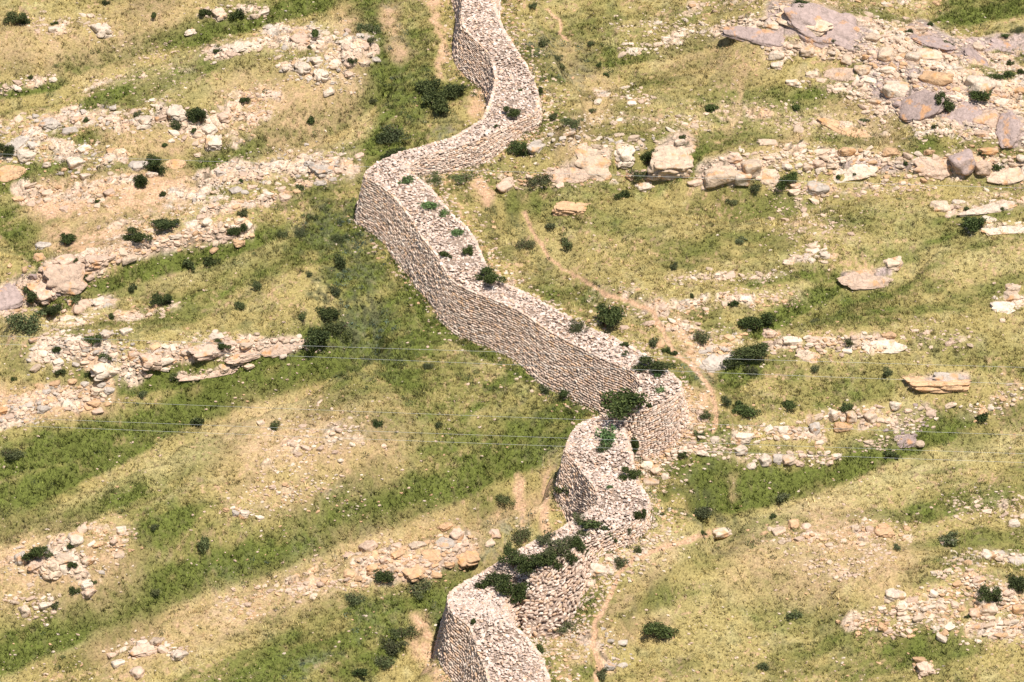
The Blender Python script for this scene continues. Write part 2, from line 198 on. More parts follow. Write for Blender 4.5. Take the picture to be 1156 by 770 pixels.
# hand-placed rocks: u, v (centre), width px, height px, colour, kind, label
BIG = [
 (905,16,62,20,CR,'slab','large cream slab with yellow lichen, under the shrub at the top edge'),
 (932,24,100,34,MV,'slab','largest smooth mauve rock slab, below the shrub at the top edge'),
 (862,38,70,16,MV,'slab','long mauve slab with pale rim, at the west end of the top-right outcrop'),
 (1053,44,54,20,MV,'slab','smooth mauve slab between pale rocks near the top-right corner'),
 (1102,62,36,20,MV,'slab','small mauve slab right of the longer mauve one near the top-right corner'),
 (1140,50,50,16,MV,'slab','flat mauve slab cut by the right edge of the picture near the top'),
 (1012,95,34,24,WH,'rock','big rounded white boulder left of the black shrub in the top-right outcrop'),
 (1040,113,52,28,MV,'slab','grey-mauve slab leaning left of the upright black shrub'),
 (1088,124,46,30,MV,'slab','broad mauve-pink slab right of the upright black shrub'),
 (1048,58,34,20,CR,'rock','rounded cream boulder in the middle of the top-right outcrop'),
 (1033,62,18,16,WH,'rock','small white boulder hugging the rounded cream boulder of the top-right outcrop'),
 (1105,90,32,24,WH,'rock','white boulder with a black shrub at its foot near the right edge'),
 (1055,84,38,18,OR,'rock','orange flat-topped rock in the heart of the top-right outcrop'),
 (1000,57,20,18,CR,'rock','upright cream rock with yellow stain right of the small boulder belt'),
 (877,58,18,14,WH,'rock','white boulder at the west tip of the small boulder belt'),
 (950,80,44,16,PK,'slab','pink-cream ledge rock alone below the small boulder belt'),
 (1140,140,26,34,MV,'slab','tall mauve slab at the right edge beneath the top-right outcrop'),
 (1115,130,30,22,PK,'rock','pink boulder beside the tall mauve slab at the right edge'),
 (958,146,76,12,OR,'slab','flat orange slab with a yellow lichen spot on the grass slope'),
 (812,190,38,26,CR,'rock','big rounded cream boulder left of the small round shrub on the belt'),
 (848,184,22,24,CR,'rock','upright cream boulder left of the small round shrub on the belt'),
 (838,196,20,18,WH,'rock','white boulder just left of the small round shrub on the belt'),
 (868,196,32,14,CR,'slab','long cream slab just above the small round shrub on the belt'),
 (922,208,26,14,GY,'rock','grey boulder at the lower rim of the boulder belt'),
 (965,190,44,14,WH,'slab','long white slab in the centre of the boulder belt'),
 (1055,185,50,16,PK,'slab','long pink slab left of the mauve block on the boulder belt'),
 (1088,176,28,28,MV,'rock','dark mauve block standing on the boulder belt near the right edge'),
 (1108,184,20,18,PK,'rock','pink block right of the dark mauve block'),
 (1138,195,40,16,CR,'slab','cream slab at the right edge of the boulder belt'),
 (672,178,52,26,CR,'slab','broad smooth cream slab leaning right of the wall bend'),
 (645,195,48,14,PK,'slab','flat pink slab at the foot of the broad smooth cream slab'),
 (756,175,52,42,CR,'cracked','large cracked cream outcrop leaning beside the deep green shrub'),
 (727,208,24,10,WH,'rock','small white ledge rock below the large cracked cream outcrop'),
 (705,170,24,22,WH,'cracked','cracked white block between the broad slab and the deep green shrub'),
 (606,163,26,14,GY,'rock','grey boulder right of the round shrub at the wall foot'),
 (643,232,38,20,OR,'cracked','solitary orange-topped rock in grass right of the wall'),
 (572,206,22,14,PK,'rock','pink boulder in grass right of the paired olive shrubs'),
 (1120,232,66,14,WH,'slab','long whitish slab near the right edge above the lone shrub'),
 (1138,257,44,10,WH,'slab','low whitish slab right of the lone shrub near the right edge'),
 (975,312,62,15,PK,'slab','flat pink slab alone on the open right slope'),
 (1008,293,26,14,CR,'rock','cream boulder above the flat pink slab on the open slope'),
 (1060,430,66,18,OR,'cracked','long orange and grey outcrop rock alone on the right slope'),
 (1073,425,44,9,GY,'slab','grey slab lying on the back of the long orange outcrop rock'),
 (1133,344,30,12,WH,'slab','whitish slab at the right edge halfway down'),
 (895,382,26,10,WH,'rock','white boulder right of the round dark shrub, upper end of the mid-slope row'),
 (1000,388,38,12,WH,'slab','flat white slab at the east end of the mid-slope row'),
 (912,400,30,10,CR,'slab','cream slab at the lower side of the mid-slope row'),
 (811,404,36,14,GY,'slab','grey slanting slab left of the broad dark shrub'),
 (800,412,32,9,GY,'slab','lower grey slanting slab beside the footpath'),
 (941,465,15,16,WH,'rock','upright whitish rock left of the small dark shrub in the mid-right cluster'),
 (961,467,13,14,CR,'rock','upright cream rock below the small dark shrub in the mid-right cluster'),
 (983,467,14,14,CR,'rock','upright cream rock right of the small dark shrub in the mid-right cluster'),
 (920,480,12,17,GY,'rock','tall split grey rock at the left of the mid-right cluster'),
 (952,480,22,10,OR,'rock','orange low rock under the mid-right cluster'),
 (863,516,14,14,WH,'rock','left one of two white blocks above the green gully'),
 (877,516,12,13,GY,'rock','grey block right of the white block above the green gully'),
 (890,516,16,12,CR,'rock','cream block third in the line above the green gully'),
 (838,490,20,12,WH,'rock','white rounded rock in the row right of the footpath end'),
 (835,505,16,11,WH,'rock','white rock just below the rounded one near the footpath end'),
 (1021,493,20,12,MV,'slab','mauve slab right of the mid-right cluster'),
 (815,598,22,12,WH,'rock','lone white boulder on the spur edge right of the lower wall'),
 (879,598,14,10,CR,'rock','cream boulder on the lower right slope left of its orange neighbour'),
 (896,590,12,12,OR,'rock','orange-pink boulder on the lower right slope'),
 (997,598,18,14,OR,'cracked','orange-pink knob of rock on the lower right slope'),
 (1069,610,16,9,GY,'rock','grey rock under the dusky low shrub on the right slope'),
 (1114,624,16,14,WH,'rock','white boulder near the right edge on the lower slope'),
 (1149,630,20,10,GY,'slab','grey flat rock cut by the right edge on the lower slope'),
 (1144,588,12,10,WH,'rock','small white boulder high on the right edge of the lower slope'),
 (1044,752,20,13,PK,'cracked','pink cracked rock alone near the bottom edge at right'),
 (1010,668,22,12,WH,'rock','cream boulder at the upper left of the lower-right rubble sheet'),
 (1115,684,20,12,CR,'rock','cream boulder left of the black shrub in the lower-right rubble sheet'),
 (114,30,24,24,WH,'cracked','tall white and pink boulder left of the two dark top-edge shrubs'),
 (216,35,14,6,WH,'rock','lone white stone below the top-edge shrubs'),
 (62,31,16,9,WH,'rock','white boulder right of the top-left corner shrub'),
 (298,12,14,7,WH,'rock','white boulder at the right end of the top-edge heap'),
 (247,13,18,15,CR,'cracked','upright cream boulder between the two dark top-edge shrubs'),
 (338,42,24,18,PK,'cracked','pink-white block at the top of the eastern upper outcrop'),
 (342,74,18,17,WH,'cracked','white block with grey lichen in the middle of the upper outcrop'),
 (363,82,18,20,WH,'cracked','tall white block at the foot of the upper outcrop'),
 (271,50,20,10,WH,'slab','whitish slab in the western lobe of the upper outcrop'),
 (161,134,24,18,WH,'cracked','large white and yellow boulder left of the shrub trio'),
 (198,125,22,18,WH,'cracked','grey-white boulder left of the largest shrub of the trio'),
 (240,158,20,18,WH,'cracked','whitish boulder right below the shrub trio'),
 (253,128,20,13,PK,'rock','pink boulder right of the largest shrub of the trio'),
 (236,143,18,14,WH,'rock','white boulder directly right of the small lowest shrub of the trio'),
 (18,158,28,14,GY,'slab','grey-white slab just above the shrub at the left edge'),
 (30,172,24,14,WH,'rock','white boulder right of the shrub at the left edge'),
 (55,138,22,16,GY,'cracked','grey boulder in the upper-left boulder band'),
 (12,192,36,14,OR,'slab','orange slab at the left edge above the green gully'),
 (155,184,22,12,GY,'rock','grey boulder left of the upper of two stacked round shrubs'),
 (170,195,16,10,WH,'rock','white rock between the two stacked round shrubs'),
 (96,197,12,8,WH,'rock','small white boulder below the left boulder band'),
 (200,183,24,9,OR,'slab','orange slab right of the upper stacked shrub'),
 (365,190,24,14,GY,'cracked','grey-white cracked block left of the wall corner'),
 (84,180,18,14,WH,'rock','white upright boulder in the left boulder band'),
 (48,275,18,10,GY,'rock','dark-edged grey rock left of the shrub on the great pink ledge'),
 (45,289,12,10,OR,'rock','orange block below the dark-edged grey rock'),
 (75,308,52,24,PK,'slab','broad smooth pink slab on the great pink ledge'),
 (108,292,28,16,PK,'cracked','pink block right above the broad smooth pink slab'),
 (10,330,38,22,MV,'slab','mauve-pink slab at the left edge above the lowest left shrubs'),
 (50,325,26,20,PK,'cracked','pink block at the lower end of the broad smooth slab'),
 (90,278,26,14,OR,'slab','orange slab right of the shrub on the great pink ledge'),
 (116,339,28,14,WH,'cracked','white hump of rock above the spur shrub'),
 (76,358,20,12,WH,'rock','white boulder right of the lowest left shrubs'),
 (120,375,16,10,WH,'rock','white boulder above the cracked ledge'),
 (142,372,14,9,WH,'rock','white pointed rock above the cracked ledge, right of its twin'),
 (118,413,40,20,WH,'cracked','whitish speckled block low in the cracked ledge'),
 (170,403,26,18,PK,'cracked','pink cracked block in the centre of the cracked ledge'),
 (235,393,40,16,PK,'cracked','long pink cracked block left of the small shrub on the cracked ledge'),
 (280,398,46,12,PK,'cracked','long pink block under the small shrub on the cracked ledge'),
 (318,391,46,9,PK,'slab','thin pink slab ending the cracked ledge by the large dark shrub'),
 (240,421,60,6,PK,'slab','thin pink strip of rock under the cracked ledge'),
 (49,459,16,8,GY,'rock','pale grey rock in the rubble patch at the left edge'),
 (295,476,9,8,CR,'rock','cream boulder left of the small lower shrub on the spur'),
 (266,578,8,8,GY,'rock','left one of the white pair in the lower grass'),
 (275,577,10,10,WH,'rock','right one of the white pair in the lower grass'),
 (86,605,18,13,WH,'rock','grey-white boulder at the top of the lower-left heap'),
 (24,628,14,18,GY,'rock','grey boulder left of the round shrub in the lower-left heap'),
 (58,637,20,20,CR,'cracked','pink-white boulder in the middle of the lower-left heap'),
 (72,638,12,14,WH,'rock','white boulder left of the small shrub in the lower-left heap'),
 (97,657,16,12,WH,'rock','upright white boulder with shrubs at both sides, under the lower-left heap'),
 (99,666,16,11,PK,'rock','pink boulder directly below the upright white boulder'),
 (137,597,12,9,WH,'rock','white boulder alone right of the lower-left heap'),
 (28,686,12,16,CR,'rock','cream upright stone in the heap below the lower-left heap'),
 (156,756,15,15,PK,'rock','single rounded pink boulder at the bottom edge left'),
 (202,737,18,10,WH,'rock','white boulder at the right end of the bottom-left row'),
 (160,733,24,12,PK,'cracked','pink rock in the bottom-left row'),
 (502,610,20,10,GY,'slab','pale grey slab at the top right of the orange outcrop'),
 (516,600,14,14,PK,'rock','pink boulder right above the pale grey slab of the orange outcrop'),
 (528,627,28,16,OR,'cracked','orange cracked rock at the right end of the orange outcrop'),
 (468,645,20,12,OR,'cracked','orange block in the lower part of the orange outcrop'),
 (488,625,24,10,OR,'slab','tilted orange slab in the middle of the orange outcrop'),
 (559,601,11,9,PK,'rock','lone pink stone between orange outcrop and wall'),
 (735,543,18,13,CR,'rock','large cream boulder in the notch right of the wall'),
 (730,523,16,9,WH,'rock','white boulder above the cream boulder in the wall notch'),
 (676,641,22,12,WH,'rock','white boulder beside the collapsed wall face'),
 (871,27,18,9,WH,'rock','white rock on the upper slope left of the purple slab'),
 (716,56,22,8,WH,'slab','white flat rock, left end of the white ledge'),
 (752,42,13,7,WH,'rock','white rounded rock in the middle of the white ledge'),
 (768,40,13,7,WH,'rock','white rounded rock at the right end of the white ledge'),
 (766,158,14,10,WH,'rock','white rock under the tiny shrub atop the cracked cream outcrop'),
]


def windowed(U, V, pts, w, pad):
    xs = [p[0] for p in pts]; ys = [p[1] for p in pts]; q = w*pad
    return np.where((U > min(xs)-q) & (U < max(xs)+q) & (V > min(ys)-q) & (V < max(ys)+q))[0]

def voronoi(x, y, s=0):
    """nearest and second nearest feature point of a jittered grid, and the nearest one's random number"""
    ix = np.floor(x); iy = np.floor(y)
    f1 = np.full(x.shape, 9.); f2 = np.full(x.shape, 9.); idv = np.zeros(x.shape)
    for a in (-1, 0, 1):
        for b in (-1, 0, 1):
            cx_ = ix+a; cy_ = iy+b
            d = np.hypot(cx_+hash2(cx_, cy_, s)-x, cy_+hash2(cx_, cy_, s+1)-y)
            h = hash2(cx_, cy_, s+2)
            m = d < f1
            f2 = np.where(m, f1, np.minimum(f2, d)); idv = np.where(m, h, idv); f1 = np.where(m, d, f1)
    return f1, f2, idv

def rockmask(x, y, u, v):
    U = u+(fbm(x/1.5, y/1.5, 150, 3)-.5)*26; V = v+(fbm(x/1.5+31, y/1.5, 160, 3)-.5)*16
    rm = np.zeros(x.shape)
    for ph, pts, w, nn, a, b, cs_, e in ZONES:
        i = windowed(U, V, pts, w, 1.6)
        if not len(i): continue
        d, _ = polydist(U[i], V[i], pts)
        rm[i] = np.maximum(rm[i], e*np.clip(1.25-d/w*.95, 0, 1))
    pat = fbm(x/1.3+7, y/.9, 170, 3)
    return rm, np.clip((rm*1.15+(pat-.5)*2.6-.56)*5, 0, 1)*np.clip(rm*6-.6, 0, 1)

MAUVES = [([(878,14),(915,20),(972,46)],13,1),([(1035,34),(1090,60)],9,1),([(1098,52),(1156,46)],7,1),([(1000,100),(1055,118)],11,1),([(1075,112),(1110,135)],11,1),([(1125,125),(1156,155)],12,.9),([(845,42),(900,34)],5,1),
 ([(985,62),(1040,88),(1100,118)],10,.8),([(640,192),(680,172)],9,.7),([(745,190),(768,162)],12,.9),([(800,196),(830,184)],10,.8),([(960,188),(1080,184)],7,.7),([(60,306),(100,300)],11,.9),([(0,335),(40,322)],11,.9),
 ([(160,408),(220,396),(330,388)],7,.9),([(1030,432),(1090,426)],6,.7),([(955,314),(1005,308)],5,.9),([(440,650),(530,622)],10,.7),([(130,285),(270,258)],8,.8)]
def strike(x, y):
    """ground direction of the rock and grass bands"""
    t = np.where(x < 2, .50, .22)
    return np.where((x > 15) & (y > 17), -.38, t)

def blocks(x, y):
    """fractured bedrock: elongated joint blocks along the strike, small blocks inside large ones"""
    th = strike(x, y); c, s_ = np.cos(th), np.sin(th)
    a = x*c+y*s_; b = -x*s_+y*c
    wa = a+(fbm(a/.6, b/.6, 180, 2)-.5)*.5; wb = b+(fbm(a/.6+9, b/.6, 181, 2)-.5)*.4
    f1, f2, h1 = voronoi(wa/1.5, wb/.85, 190)
    g1, g2, h2 = voronoi(wa/.62, wb/.42, 195)
    crack = np.maximum(np.exp(-((f2-f1)/.07)**2), .6*np.exp(-((g2-g1)/.12)**2)*(h1 < .65))
    return h1, h2, crack, f1

# ------------------------------------------------------------------ relief read off the photograph (gullies and spurs)
# (polyline left to right, near side width px, far side width px, depth m)
GULLIES = [
    ([(-60, 130), (60, 103), (150, 68), (260, 42), (350, 14), (460, -20)], 9, 30, .9),
    ([(-60, 235), (60, 203), (110, 190)], 9, 24, .6),
    ([(230, 190), (300, 168), (370, 146), (430, 105)], 10, 34, 1.0),
    ([(40, 362), (100, 335), (180, 305), (270, 280), (330, 262)], 10, 30, .8),
    ([(100, 450), (190, 440), (290, 418), (370, 400), (420, 372)], 14, 36, 1.0),
    ([(-60, 622), (0, 594), (60, 563), (140, 522), (230, 480), (330, 447), (400, 420)], 10, 50, 1.6),
    ([(-40, 650), (60, 607), (130, 582), (190, 552)], 9, 20, .5),
    ([(-60, 790), (60, 748), (130, 712), (220, 668), (330, 632), (420, 600), (520, 572), (600, 540)], 12, 62, 2.0),
    ([(380, 800), (440, 752), (500, 712), (540, 668)], 16, 40, 1.2),
    ([(560, 640), (600, 600), (640, 585)], 12, 30, .7),
    ([(790, 606), (830, 588), (900, 560), (960, 530), (1060, 503), (1220, 470)], 9, 60, 1.8),
    ([(640, 95), (720, 72), (800, 60)], 14, 26, .4),
    ([(860, 385), (910, 358), (960, 332), (1030, 300)], 12, 24, .6),
    ([(730, 560), (770, 585), (800, 606)], 30, 30, 1.0),
    ([(1020, 665), (1090, 650), (1180, 630)], 12, 22, .4),
    ([(740, 215), (830, 232), (960, 215), (1160, 215)], 16, 26, .5),
    ([(560, 225), (610, 285), (680, 350)], 26, 26, .5),
]
SPURS = [  # rounded rises
    ([(-40, 300), (60, 310), (200, 265), (280, 255)], 20, .8),
    ([(20, 400), (120, 400), (220, 400), (330, 385)], 20, .8),
    ([(250, 60), (400, 70)], 26, .7),
    ([(860, 30), (960, 60), (1060, 110), (1150, 120)], 46, 1.6),
    ([(800, 190), (950, 190), (1150, 180)], 20, 1.0),
    ([(640, 190), (760, 165)], 16, .8),
    ([(960, 690), (1060, 670), (1160, 690)], 32, .8),
    ([(400, 640), (520, 610)], 18, .5),
    ([(860, 390), (1000, 385)], 12, .4),
    ([(690, 650), (900, 640), (1100, 700)], 70, .8),
    ([(100, 620), (220, 590), (400, 510)], 45, .7),
    ([(330, 330), (420, 470)], 50, .6),
    ([(760, 180), (790, 230)], 10, .2),
]
CORR = None     # filled in when the wall has been laid out

def height(x, y, corr=True):
    x = np.asarray(x, float).ravel(); y = np.asarray(y, float).ravel()
    z = basez(y)
    u, v = plane_px(x, y)
    near = (u > -260) & (u < W0+260) & (v > -260) & (v < H0+300)
    z = z+(fbm(x/60, y/60, 3, 2)-.5)*14*np.clip((np.hypot(x, y)-60)/120, 0, 1)
    un, vn, xn, yn = u[near], v[near], x[near], y[near]
    wu = un+(fbm(xn/2.3, yn/2.3, 5, 3)-.5)*16; wv = vn+(fbm(xn/2.1+40, yn/2.1, 6, 3)-.5)*14
    r = (fbm(xn/9, yn/9, 20, 3)-.5)*2.0+(fbm(xn/1.9, yn/1.9, 30, 3)-.5)*.34+(fbm(xn/.55, yn/.55, 40, 2)-.5)*.11
    for pts, w1, w2, dep in GULLIES:
        i = windowed(wu, wv, pts, max(w1, w2), 2.6)
        if not len(i): continue
        d, s = polydist(wu[i], wv[i], pts)
        w = np.where(s > 0, w2, w1)
        r[i] -= 1.9*dep*np.exp(-(d/w)**2)
    for pts, w, hh in SPURS:
        i = windowed(wu, wv, pts, w, 2.6)
        if not len(i): continue
        d, s = polydist(wu[i], wv[i], pts)
        r[i] += 1.5*hh*np.exp(-(d/w)**2)
    if len(un) > 5000:
        un, vn = project(np.stack([xn, yn, z[near]+r], -1))
        rm, rk = rockmask(xn, yn, un, vn)
        mvh = cmask(un, vn, MAUVES); rk = rk*(1-np.clip(mvh*2-.6, 0, .8)); r += np.clip(mvh*2-.5, 0, 1)*.22
        j = np.where(rk > 0)[0]
        h1, h2, ck, ff = blocks(xn[j], yn[j])
        r[j] += rk[j]*((h1-.35)*.42+(h2-.5)*.16-ck*.24+.05)
    z[near] += r
    if corr and CORR is not None:
        cx, cy, cc, s2 = CORR
        idx = np.where(near)[0]
        m = (np.abs(x[idx]) < 20)
        idx = idx[m]
        for k in range(0, len(idx), 20000):
            i = idx[k:k+20000]
            d2 = (x[i][:, None]-cx[None])**2+(y[i][:, None]-cy[None])**2
            w = np.exp(-d2/s2)
            sw = w.sum(1)
            z[i] += (w@cc)/np.maximum(sw, .6)
    return z

GRID = None
def hfast(x, y):
    gx_, gy_, Zg = GRID
    i = np.clip(np.searchsorted(gx_, x)-1, 0, len(gx_)-2); j = np.clip(np.searchsorted(gy_, y)-1, 0, len(gy_)-2)
    a = (x-gx_[i])/(gx_[i+1]-gx_[i]); b = (y-gy_[j])/(gy_[j+1]-gy_[j])
    return (Zg[j, i]*(1-a)+Zg[j, i+1]*a)*(1-b)+(Zg[j+1, i]*(1-a)+Zg[j+1, i+1]*a)*b

def ray_ground(u, v, corr=True):
    height = globals()['height'] if GRID is None else (lambda x, y, c=True: hfast(x, y))
    d = rays(u, v)
    n = len(d)
    t0 = np.full(n, 200.0); hit = np.zeros(n, bool); t1 = np.full(n, 340.0)
    t = np.full(n, 205.0); prev = t.copy()
    step = 1.0
    while (~hit).any() and t.max() < 420:
        i = ~hit
        p = CAM+d[i]*t[i][:, None]
        below = p[:, 2] < height(p[:, 0], p[:, 1], corr)
        ii = np.where(i)[0]
        hit[ii[below]] = True
        nb = ii[~below]
        prev[nb] = t[nb]; t[nb] += step
    lo = prev; hi = t.copy()
    for k in range(8):
        m = (lo+hi)/2
        p = CAM+d*m[:, None]
        b = p[:, 2] < height(p[:, 0], p[:, 1], corr)
        hi = np.where(b, m, hi); lo = np.where(b, lo, m)
    return CAM+d*hi[:, None]

# ------------------------------------------------------------------ mesh helpers
def mesh_from(name, verts, faces_flat, loop_tot, mat=None, cols=None, smooth=False, fcols=None):
    me = bpy.data.meshes.new(name)
    verts = np.ascontiguousarray(verts, dtype=np.float32)
    faces_flat = np.ascontiguousarray(faces_flat, dtype=np.int32).ravel()
    nf = len(faces_flat)//loop_tot
    me.vertices.add(len(verts)); me.vertices.foreach_set('co', verts.ravel())
    me.loops.add(len(faces_flat)); me.loops.foreach_set('vertex_index', faces_flat)
    me.polygons.add(nf)
    me.polygons.foreach_set('loop_start', np.arange(0, nf*loop_tot, loop_tot, dtype=np.int32))
    try:
        me.polygons.foreach_set('loop_total', np.full(nf, loop_tot, dtype=np.int32))
    except Exception:
        pass
    me.polygons.foreach_set('use_smooth', np.full(nf, smooth, dtype=bool))
    if cols is not None:
        a = me.color_attributes.new('Col', 'FLOAT_COLOR', 'POINT')
        c4 = np.ones((len(verts), 4), np.float32); c4[:, :3] = cols
        a.data.foreach_set('color', c4.ravel())
    me.update(calc_edges=True)
    me.validate()
    if mat: me.materials.append(mat)
    return me

def obj(name, me, parent=None, label=None, cat=None, group=None, kind=None):
    o = bpy.data.objects.new(name, me); C.objects.link(o)
    if parent: o.parent = parent
    if label: o['label'] = label
    if cat: o['category'] = cat
    if group: o['group'] = group
    if kind: o['kind'] = kind
    return o

# ------------------------------------------------------------------ materials
def newmat(name, rough=.9, spec=.2):
    m = bpy.data.materials.new(name); m.use_nodes = True
    nt = m.node_tree; b = nt.nodes['Principled BSDF']
    b.inputs['Roughness'].default_value = rough
    b.inputs['Specular IOR Level'].default_value = spec
    return m, nt, b

def N(nt, t, **kw):
    n = nt.nodes.new(t)
    for k, v in kw.items():
        if k in n.inputs: n.inputs[k].default_value = v
        else: setattr(n, k, v)
    return n

def vary(nt, b, base, coord, scale, lo, hi, bump=.0, bscale=None, bdist=.05):
    """base colour times a procedural noise; bump from a finer noise"""
    L = nt.links
    n = N(nt, 'ShaderNodeTexNoise'); n.inputs['Scale'].default_value = scale; n.inputs['Detail'].default_value = 6
    n.inputs['Roughness'].default_value = .65
    L.new(coord, n.inputs['Vector'])
    mr = N(nt, 'ShaderNodeMapRange'); mr.inputs['From Min'].default_value = .3; mr.inputs['From Max'].default_value = .7
    mr.inputs['To Min'].default_value = lo; mr.inputs['To Max'].default_value = hi
    L.new(n.outputs['Fac'], mr.inputs['Value'])
    vm = N(nt, 'ShaderNodeVectorMath', operation='MULTIPLY')
    L.new(base, vm.inputs[0]); 
    cb = N(nt, 'ShaderNodeCombineXYZ')
    for k in range(3): L.new(mr.outputs[0], cb.inputs[k])
    L.new(cb.outputs[0], vm.inputs[1])
    if bump:
        n2 = N(nt, 'ShaderNodeTexNoise'); n2.inputs['Scale'].default_value = bscale; n2.inputs['Detail'].default_value = 5
        L.new(coord, n2.inputs['Vector'])
        bp = N(nt, 'ShaderNodeBump'); bp.inputs['Strength'].default_value = bump; bp.inputs['Distance'].default_value = bdist
        L.new(n2.outputs['Fac'], bp.inputs['Height']); L.new(bp.outputs[0], b.inputs['Normal'])
    return vm.outputs[0]

def mixc(nt, fac, a, bcol):
    mx = N(nt, 'ShaderNodeMix', data_type='RGBA')
    nt.links.new(fac, mx.inputs[0])
    if isinstance(a, tuple): mx.inputs[6].default_value = (*a, 1)
    else: nt.links.new(a, mx.inputs[6])
    if isinstance(bcol, tuple): mx.inputs[7].default_value = (*bcol, 1)
    else: nt.links.new(bcol, mx.inputs[7])
    return mx.outputs[2]

def mat_ground(name='hillside_soil_and_turf'):
    m, nt, b = newmat(name, .95, .1)
    at = N(nt, 'ShaderNodeAttribute', attribute_name='Col')
    tc = N(nt, 'ShaderNodeTexCoord')
    c = vary(nt, b, at.outputs['Color'], tc.outputs['Object'], 8, .5, 1.42, .6, 9, .09)
    nt.links.new(c, b.inputs['Base Color'])
    return m

def mat_attr(name, scale, lo, hi, bump=.4, bscale=30, rough=.9, transl=0):
    m, nt, b = newmat(name, rough, .15)
    at = N(nt, 'ShaderNodeAttribute', attribute_name='Col')
    tc = N(nt, 'ShaderNodeTexCoord')
    c = vary(nt, b, at.outputs['Color'], tc.outputs['Object'], scale, lo, hi, bump, bscale, .03)
    nt.links.new(c, b.inputs['Base Color'])
    return m

def mat_rock():
    m, nt, b = newmat('granite_boulder', .92, .2)
    L = nt.links
    oi = N(nt, 'ShaderNodeObjectInfo'); tc = N(nt, 'ShaderNodeTexCoord')
    g = N(nt, 'ShaderNodeNewGeometry')
    c = vary(nt, b, oi.outputs['Color'], g.outputs['Position'], 3.2, .74, 1.2, .7, 6, .12)
    # orange lichen
    n = N(nt, 'ShaderNodeTexNoise'); n.inputs['Scale'].default_value = 1.3; n.inputs['Detail'].default_value = 5
    L.new(g.outputs['Position'], n.inputs['Vector'])
    mr = N(nt, 'ShaderNodeMapRange'); mr.inputs['From Min'].default_value = .56; mr.inputs['From Max'].default_value = .66; mr.inputs['To Max'].default_value = .7
    L.new(n.outputs['Fac'], mr.inputs['Value'])
    c = mixc(nt, mr.outputs[0], c, (.58, .30, .12))
    # cracks painted as thin dark lines
    v = N(nt, 'ShaderNodeTexVoronoi', feature='DISTANCE_TO_EDGE'); v.inputs['Scale'].default_value = .9
    n3 = N(nt, 'ShaderNodeTexNoise'); n3.inputs['Scale'].default_value = 2.5
    L.new(g.outputs['Position'], n3.inputs['Vector'])
    ad = N(nt, 'ShaderNodeVectorMath', operation='ADD'); sc = N(nt, 'ShaderNodeVectorMath', operation='SCALE'); sc.inputs['Scale'].default_value = 1.1
    L.new(n3.outputs['Color'], sc.inputs[0]); L.new(sc.outputs[0], ad.inputs[0]); L.new(g.outputs['Position'], ad.inputs[1])
    L.new(ad.outputs[0], v.inputs['Vector'])
    mr2 = N(nt, 'ShaderNodeMapRange'); mr2.inputs['From Min'].default_value = .0; mr2.inputs['From Max'].default_value = .045
    mr2.inputs['To Min'].default_value = .42; mr2.inputs['To Max'].default_value = 0
    L.new(v.outputs['Distance'], mr2.inputs['Value'])
    c = mixc(nt, mr2.outputs[0], c, (.12, .095, .08))
    L.new(c, b.inputs['Base Color'])
    return m

def mat_leaf(name, col, col2):
    m, nt, b = newmat(name, .75, .2)
    oi = N(nt, 'ShaderNodeObjectInfo')
    g = N(nt, 'ShaderNodeNewGeometry')
    mr = N(nt, 'ShaderNodeMath', operation='MULTIPLY'); mr.inputs[1].default_value = .999
    nt.links.new(g.outputs['Random Per Island'], mr.inputs[0])
    c = mixc(nt, mr.outputs[0], col, col2)
    vm = N(nt, 'ShaderNodeVectorMath', operation='MULTIPLY')
    nt.links.new(c, vm.inputs[0]); nt.links.new(oi.outputs['Color'], vm.inputs[1])
    nt.links.new(vm.outputs[0], b.inputs['Base Color'])
    return m

M_ground = mat_ground()
M_path = mat_ground('trodden_bare_earth')
M_stone = mat_attr('dry_laid_wall_stone', 6, .8, 1.15, .5, 14)
M_core = newmat('rubble_core')[0]
M_core.node_tree.nodes['Principled BSDF'].inputs['Base Color'].default_value = (.16, .12, .095, 1)
_nt = M_core.node_tree; _tc = N(_nt, 'ShaderNodeTexCoord'); _rgb = N(_nt, 'ShaderNodeRGB'); _rgb.outputs[0].default_value = (.30, .225, .175, 1)
_c = vary(_nt, _nt.nodes['Principled BSDF'], _rgb.outputs[0], _tc.outputs['Object'], 5, .5, 1.3, .8, 6, .1)
_nt.links.new(_c, _nt.nodes['Principled BSDF'].inputs['Base Color'])
M_gravel = mat_attr('loose_stone', 5, .75, 1.15, .5, 12)
M_grass = mat_attr('grass_blades', 3, .8, 1.2, 0, 1, .8)
M_rock = mat_rock()
M_leaf = mat_leaf('dark_shrub_leaves', (.020, .032, .010), (.095, .118, .036))
M_leaf2 = mat_leaf('olive_shrub_leaves', (.045, .058, .024), (.135, .145, .062))
M_leaf3 = mat_leaf('fresh_weed_leaves', (.07, .13, .04), (.15, .22, .08))
M_stem = newmat('shrub_bark')[0]; M_stem.node_tree.nodes['Principled BSDF'].inputs['Base Color'].default_value = (.12, .085, .06, 1)
M_cable, _nt, _b = newmat('weathered_aluminium_cable', .45, .5)
_b.inputs['Base Color'].default_value = (.40, .42, .42, 1); _b.inputs['Metallic'].default_value = .3

